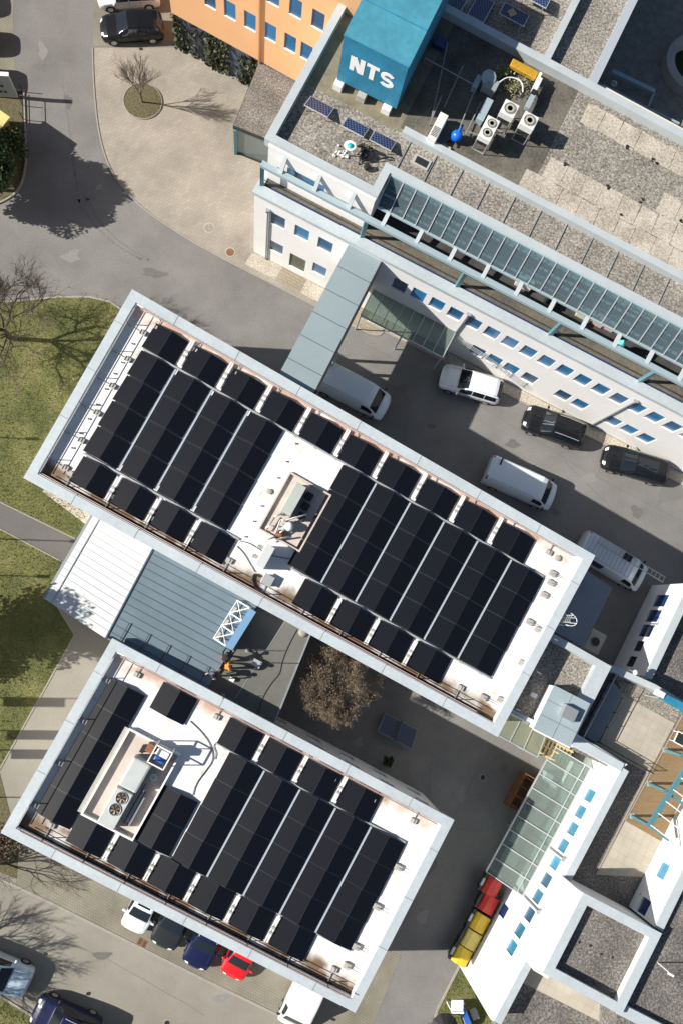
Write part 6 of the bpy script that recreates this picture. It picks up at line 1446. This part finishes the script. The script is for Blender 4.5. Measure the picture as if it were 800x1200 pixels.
def vehicle(kind,front,rear,pm,label,cat,name='parked_car',roofm=None,group=None,L=None,zc=.8,hscale=1,roof_rails=False,rear_glass=True,extras=None,sunroof=False):
    K=KINDS[kind]; f=G(*front,zc); r=G(*rear,zc); d=(f-r); d.z=0; a=math.atan2(d.y,d.x); Lg=L or d.length; c=(f+r)/2; c.z=0
    if L: c=f-d.normalized()*L/2; c.z=0
    W=K['W']; t=thing(name,label,cat,(0,0,0),group); hx=Lg/2
    st=K['st']
    def prof(x):
        for i in range(len(st)-1):
            if st[i][0]<=x<=st[i+1][0]:
                q=(x-st[i][0])/(st[i+1][0]-st[i][0]); return [st[i][k]+(st[i+1][k]-st[i][k])*q for k in range(1,5)]
        return list(st[-1][1:])
    def S(x,s):
        """x -1..1 along, s -1..1 across: |s|<.5 top, .5-.75 glass side, .75-1 lower side"""
        zt,wt,zb,wb=prof(x); zt*=hscale; zb*=hscale; hw=W/2*wb; sg=1 if s>=0 else -1; q=abs(s)
        nose=1-.05*(q*q)*(abs(x)**8)
        if q<=.5: y=q/.5*hw*wt; z=zt+.05*(1-(q/.5)**2)-.012*(q/.5)**6
        elif q<=.75: k=(q-.5)/.25; y=hw*(wt+(1.0-wt)*k); z=zt+(zb-zt)*k-.012*(1-k); y+=.02*math.sin(math.pi*k)
        else: k=(q-.75)/.25; y=hw*(1-.05*k*k+.01*math.sin(math.pi*k)); z=zb+(.2-zb)*k
        return Vector((x*hx*nose,sg*y,z))
    xs=sorted(set([-1,-.985,-.97,.97,.985,1]+[round(-1+.04*i,3) for i in range(51)]+[q[0] for q in st])); ssv=[-1,-.93,-.86,-.8,-.75,-.69,-.63,-.56,-.51,-.47,-.4,-.3,-.2,-.1,0,.1,.2,.3,.4,.47,.51,.56,.63,.69,.75,.8,.86,.93,1]
    o=MB(); nS=len(ssv)
    for x in xs:
        for s in ssv: o.v.append(S(x,s))
    for i in range(len(xs)-1):
        for j in range(nS-1): k=i*nS+j; o.f.append((k,k+1,k+nS+1,k+nS))
        o.f.append((i*nS+nS-1,i*nS,(i+1)*nS,(i+1)*nS+nS-1))
    o.f.append(tuple(range(nS))); n0=(len(xs)-1)*nS; o.f.append(tuple(range(n0,n0+nS))[::-1])
    body=o.build('body',pm,t,smooth=True)
    def patch(x0,x1,s0,s1,m,nm,off=.014,par=None,nx=8,ns=8):
        q=MB()
        for i in range(nx+1):
            for j in range(ns+1):
                x=x0+(x1-x0)*i/nx; s=s0+(s1-s0)*j/ns; p=S(x,s); e=.01
                n=(S(min(x+e,1),s)-S(max(x-e,-1),s)).cross(S(x,min(s+e,1))-S(x,max(s-e,-1)))
                n=n.normalized() if n.length>1e-9 else Vector((0,0,1))
                if n.dot(p-Vector((p.x*.6,0,.5)))<0: n=-n
                q.v.append(p+n*off)
        for i in range(nx):
            for j in range(ns): k=i*(ns+1)+j; q.f.append((k,k+1,k+ns+2,k+ns+1))
        return q.build(nm,m,par or t,smooth=True)
    patch(*K['ws'],-.47,.47,M_glass,'windshield')
    if K['rw'] and rear_glass: patch(*K['rw'],-.44,.44,M_glass,'rear_window')
    for sg in (-1,1):
        if kind=='van': patch(K['sw'][0],K['sw'][1],sg*.54,sg*.70,M_glass,'side_window')
        else:
            a0,a1=K['sw']; n_=3; 
            for k in range(n_): w_=(a1-a0)/n_; patch(a0+w_*k+.012,a0+w_*(k+1)-.012,sg*.535,sg*.715,M_glass,'side_window',nx=5,ns=4)
        patch(.90,.975,sg*.30,sg*.47,M_hl,'headlight',nx=4,ns=4) if kind!='van' else patch(.88,.96,sg*.36,sg*.49,M_hl,'headlight',nx=4,ns=4)
        patch(-.995,-.955,sg*.40,sg*.56,M_tl,'tail_light',nx=3,ns=3)
        # mirror
        xm=K['ws'][1]-.03; p=S(xm,sg*.74); mr=MB(); mr.box((p.x,p.y+sg*.12,p.z+.06),(.13,.2,.13)); mr.build('mirror',pm if kind!='van' else M_dark,t,bevel=.03)
    # arches + wheels
    for x in (-.60,.62):
        for sg in (-1,1):
            y=sg*(W/2-.10); q=MB(); q.tube([(x*hx,y-.11,.32),(x*hx,y+.115,.32)],.33,20); wv=q.build('wheel',M_black,t)
            q=MB(); q.tube([(x*hx,y+sg*.10,.32),(x*hx,y+sg*.128,.32)],.2,14); q.build('rim',M_rim,wv)
    # gaps between body panels
    def gap(P): MB().tube(P,.008,4).build('panel_gap',M_dark,t)
    for x in ((.44,.0,-.36) if kind!='van' else (.36,.0)):
        for sg in (-1,1): gap([S(x,sg*s_)+Vector((0,sg*.004,0)) for s_ in (.74,.8,.86,.93)])
    ln=K['ws'][1]+.03; gap([S(ln,s_)+Vector((0,0,.003)) for s_ in (-.45,-.3,-.15,0,.15,.3,.45)])
    for sg in (-1,1): gap([S(x,sg*.44)+Vector((0,0,.003)) for x in (ln,.7 if ln<.7 else .85,.86,.93)])
    q=MB(); q.box((hx-.03,0,.36),(.06,W*.5,.14)); q.build('grille',M_dark,t,bevel=.01)
    if roof_rails:
        for sg in (-1,1): q=MB(); q.tube([S(x,sg*.46)+Vector((0,0,.05)) for x in (-.75,-.5,-.2,.05)],.022,6); q.build('roof_rail',M_light,t)
    if sunroof: patch(-.55,.08,-.33,.33,M_glass,'glass_roof',.01)
    if roofm: patch(-.80 if kind!='van' else -.95,.08 if kind!='van' else .42,-.46,.46,roofm,'roof_panel',.006)
    if extras: extras(t,S,hx,W,patch)
    t.location=c; t.rotation_euler=(0,0,a); return t
W_=paint('car_white',(.76,.79,.82),0); BK=paint('car_black',(.008,.009,.011)); NV=paint('car_navy',(.010,.014,.05)); RD=paint('car_red',(.65,.01,.012)); DG=paint('car_dark_grey',(.022,.026,.028)); LB=paint('car_pale_blue',(.45,.56,.64)); VW=paint('van_white',(.72,.80,.86),0)
vehicle('wagon',(516.5,438.5),(588,460),W_,'white estate car parked by the office wall beside the glass canopy','car',roof_rails=True,sunroof=False,group='vehicles in the street')
vehicle('suv',(614.5,487),(684,513),BK,'black estate car by the office wall, left of the other black one','car',roof_rails=True,group='vehicles in the street')
vehicle('wagon',(707,533),(783,556),BK,'black estate car by the office wall near the right edge','car',group='vehicles in the street',sunroof=True)
def vanx(t,S,hx,W,patch):
    q=MB(); q.box((-.3*hx,-.42*W,2.06),(.05,.05,.03)); q.box((-.78*hx,.55,2.11),(.1,.5,.03)); q.build('roof_fitting',M_dark,t)
    q=MB(); q.tube([S(x,.47)+Vector((0,0,.01)) for x in (-.9,-.4,.1,.45)],.012,4); q.tube([S(x,-.47)+Vector((0,0,.01)) for x in (-.9,-.4,.1,.45)],.012,4); q.build('roof_seams',M_grey,t)
vehicle('van',(652,584),(570,548),VW,'plain white van parked in shade in the middle of the street','van','parked_van',zc=1.2,extras=vanx,group='vehicles in the street')
vehicle('van',(455,478),(372,435),VW,'white van parked half under the walkway bridge','van','parked_van',zc=1.2,extras=vanx,group='vehicles in the street')
def rackx(t,S,hx,W,patch):
    z=2.2; rk=MB()
    for y in (-.72,.72): rk.bar((-hx*.96,y,z),(hx*.36,y,z),.05)
    for k in range(13): x=-hx*.96+k*(hx*1.32)/12; rk.bar((x,-.72,z+.02),(x,.72,z+.02),.04)
    for y in (-.72,.72):
        for x in (-hx*.9,-hx*.3,hx*.3): rk.bar((x,y,z),(x,y,2.0),.04)
    rk.build('roof_rack',M_light,t)
    la=MB()
    for y in (.22,.60): la.bar((-hx*.75,y,z+.12),(hx*1.22,y-.02,z+.12),.05)
    for k in range(17): x=-hx*.72+k*hx*1.92/16; la.bar((x,.22,z+.12),(x,.60,z+.12),.035)
    lo=la.build('ladder',mat('worn_aluminium',(.50,.50,.50),.5,metal=.3),t)
    for k in range(2): q=MB(); q.box((hx*(.05+.12*k),.41,z+.2),(.25,.45,.14)); q.build('ladder_clamp',M_dark,lo,bevel=.03)
    patch(-.97,-.25,-.52,-.73,mat('van_blue',(.012,.02,.09),.35,coat=.4),'blue_side_panel',.008); patch(-.97,-.25,.52,.73,MATS['van_blue'],'blue_side_panel',.008)
vehicle('van',(757,681),(680,635),VW,'white and dark blue van with a roof rack and a ladder on top','van','ladder_van',zc=1.2,extras=rackx,group='vehicles in the street')
gp='cars parked under the lower edge of the lower building'
vehicle('hatch',(153,1092.5),(188,1025),LB if False else W_,'white small car with glass roof, leftmost of the parked row at the bottom','car',sunroof=True,group=gp,L=4.0)
vehicle('wagon',(188.5,1111.5),(222,1044),DG,'dark grey car, second from left in the bottom row','car',group=gp,L=4.3)
vehicle('wagon',(226,1135),(260,1066),NV,'dark navy car between the grey and the red one in the bottom row','car',group=gp,roof_rails=True,L=4.4)
vehicle('hatch',(269.5,1147),(299,1090),RD,'bright red small car in the bottom row','car',group=gp,L=3.7)
vehicle('van',(340,1208),(377,1128),paint('van_bright_white',(.78,.78,.77),0),'bright white van at the right end of the bottom row','van','parked_van',zc=1.2,extras=vanx,group=gp)
vehicle('suv',(34.5,1155),(-44,1121),LB,'pale blue car at the bottom left edge','car',group='cars at the bottom left',roof_rails=True)
vehicle('suv',(39,1184),(113,1217),NV,'dark navy estate with roof rails at the bottom left','car',group='cars at the bottom left',roof_rails=True,zc=1.0)
vehicle('suv',(130,1228),(204,1262),DG,'dark car below the frame whose roof shadow shows at the bottom edge','car',group='cars at the bottom left')
vehicle('wagon',(117,31),(195,27.5),BK,'black car parked at the top beside the orange building','car',group='cars at the top',L=4.3)
vehicle('hatch',(113,-7),(192,-11),W_,'white car cut by the top edge of the picture','car',group='cars at the top',L=4.3)
for k,(y,x,kd,m,l) in enumerate(((-5,-18,'wagon',DG,'dark car left of the frame, uppermost of three bays'),(42,-7,'wagon',BK,'black car left of the frame in the middle bay'),(87,-3,'suv',NV,'navy car left of the frame beside the totem sign'))): vehicle(kd,(x-82,y-1),(x,y),m,l,'car',group='cars in the left bays')
# ================================================================== PEOPLE
def person(px,py,z,yaw,pose,top,trou,skin,hair,label,helmet=None):
    P=G(px,py,z); t=thing('person',label,'person',(0,0,0),'workers on the grey roof')
    bend=pose.get('bend',0); v={}; e=[]; rad={}
    def V(k,p,r,par=None): v[k]=Vector(p); rad[k]=r; 
    cb,sb=math.cos(bend),math.sin(bend)
    def up(x,y,h): # torso point h above the hips, leaning forward
        return (x+h*sb if True else 0,y,.92+h*cb)
    V('pel',(0,0,.92),.14); V('waist',up(0,0,.2),.12); V('chest',up(0,0,.42),.155); V('neck',up(0,0,.58),.058); V('head0',up(.015,0,.66),.07)
    V('head',up(.03,0,.76),.10); V('crown',up(.02,0,.84),.075)
    e=[('pel','waist'),('waist','chest'),('chest','neck'),('neck','head0'),('head0','head'),('head','crown')]
    for s,sg in (('l',1),('r',-1)):
        st=pose.get('step',.12)*(1 if s=='l' else -1)
        V(s+'hip',(0,sg*.1,.88),.10); V(s+'knee',(st*.6+.03,sg*.12,.49),.068); V(s+'ank',(st,sg*.13,.09),.048); V(s+'toe',(st+.17,sg*.15,.035),.04)
        e+=[('pel',s+'hip'),(s+'hip',s+'knee'),(s+'knee',s+'ank'),(s+'ank',s+'toe')]
        V(s+'sh',up(0,sg*.19,.50),.068); ar=pose.get(s,(.25,-.35)); el=up(ar[0]*.8,sg*(.25),.50-.24); V(s+'el',el,.047)
        hn=Vector(el)+Vector((ar[0],-sg*.03,ar[1]*.62)); V(s+'wr',hn,.032); dr=(hn-Vector(el)).normalized(); V(s+'palm',hn+dr*.07,.036)
        e+=[('chest',s+'sh'),(s+'sh',s+'el'),(s+'el',s+'wr'),(s+'wr',s+'palm')]
        pal=hn+dr*.07
        for k,(ofs,ln) in enumerate(((-.028,.062),(-.009,.075),(.010,.072),(.028,.056))):
            V(f'{s}f{k}a',pal+dr*.05+Vector((0,ofs,0)),.009); V(f'{s}f{k}b',pal+dr*(.05+ln)+Vector((0,ofs*1.1,-.02)),.008); e+=[(s+'palm',f'{s}f{k}a'),(f'{s}f{k}a',f'{s}f{k}b')]
        V(s+'th',pal+dr*.03+Vector((0,-sg*.05,-.01)),.010); e+=[(s+'palm',s+'th')]
    keys=list(v); me=bpy.data.meshes.new('body'); me.from_pydata([v[k] for k in keys],[(keys.index(a),keys.index(b)) for a,b in e],[]); ob=bpy.data.objects.new('body',me); COL.objects.link(ob)
    sk=ob.modifiers.new('s','SKIN'); sv=me.skin_vertices[0].data
    for i,k in enumerate(keys): sv[i].radius=(rad[k],rad[k]*(1.25 if k in('chest','waist','pel') else 1)); sv[i].use_root=(k=='pel')
    sk.use_smooth_shade=True; ob.modifiers.new('u','SUBSURF').levels=1; ob.modifiers['u'].render_levels=1
    dg=bpy.context.evaluated_depsgraph_get(); m2=bpy.data.meshes.new_from_object(ob.evaluated_get(dg)); bpy.data.objects.remove(ob)
    ob=bpy.data.objects.new('body',m2); COL.objects.link(ob); ob.parent=t; m2.materials.clear()
    for m in (top,trou,skin): m2.materials.append(m)
    for p in m2.polygons:
        c=p.center; hd=(c-v['neck']).dot(v['crown']-v['neck'])>0.02 and (c-v['head']).length<.2; hand=min((c-v['lpalm']).length,(c-v['rpalm']).length)<.13
        p.material_index=2 if hd or hand else (1 if (c-v['pel']).dot(Vector((sb*.3,0,1)))<.02 and not hand and c.z<.97 else 0); p.use_smooth=True
    h=v['head']; ax=(v['crown']-v['neck']).normalized(); fw=Vector((cb,0,-sb))
    o=MB(); M=Matrix((fw,Vector((0,1,0)),ax)).transposed(); o.lathe(h+ax*.0-fw*.012,[(.112,-.02),(.116,.03),(.10,.08),(.06,.115),(.01,.125)],14,M); o.build('helmet' if helmet else 'hair',helmet or hair,t,smooth=True)
    for sg in (-1,1):
        o=MB(); o.lathe(h+fw*.098+Vector((0,sg*.035,0))+ax*.0,[(.012,-.008),(.014,0),(.006,.01)],8); o.build('eye',M_black,t)
        o=MB(); o.lathe(h+Vector((0,sg*.105,0)),[(.01,-.03),(.022,0),(.01,.03)],8); o.build('ear',skin,t)
    o=MB(); o.bar(h+fw*.10-ax*.0,h+fw*.125-ax*.045,.022,.022); o.build('nose',skin,t); o=MB(); o.box(h+fw*.095-ax*.07,(.012,.045,.01)); o.build('mouth',M_rust,t)
    for s in 'lr':
        p=v[s+'ank']; o=MB(); o.box((p.x+.06,p.y,.045),(.28,.1,.09)); o.build('shoe',M_dark,t,bevel=.02)
    t.location=P; t.rotation_euler=(0,0,yaw); return t
SK=mat('skin',(.52,.33,.24),.6); HR=mat('dark_hair',(.03,.02,.015),.8); CB=mat('cloth_black',(.02,.02,.025),.9); CO=mat('cloth_orange',(.62,.22,.03),.85); CW=mat('cloth_white',(.66,.65,.66),.9); CD=mat('cloth_dark_violet',(.05,.045,.075),.9); CN=mat('jeans',(.04,.055,.10),.9)
person(263,772,ZF,R(60),dict(bend=.55,l=(.3,-.3),r=(.3,-.3)),CB,CO,SK,HR,'person in black jacket and orange trousers bending next to the framed board')
person(266,780,ZF,R(10),dict(bend=.3,l=(.22,-.3),r=(.1,-.4)),CO,CO,SK,HR,'person in orange work clothes standing between the other two')
person(256,788,ZF,R(-160),dict(bend=.3,l=(.12,-.4),r=(.25,-.3),step=.2),CD,CW,SK,HR,'person in dark violet top and white trousers, lowest of the three')
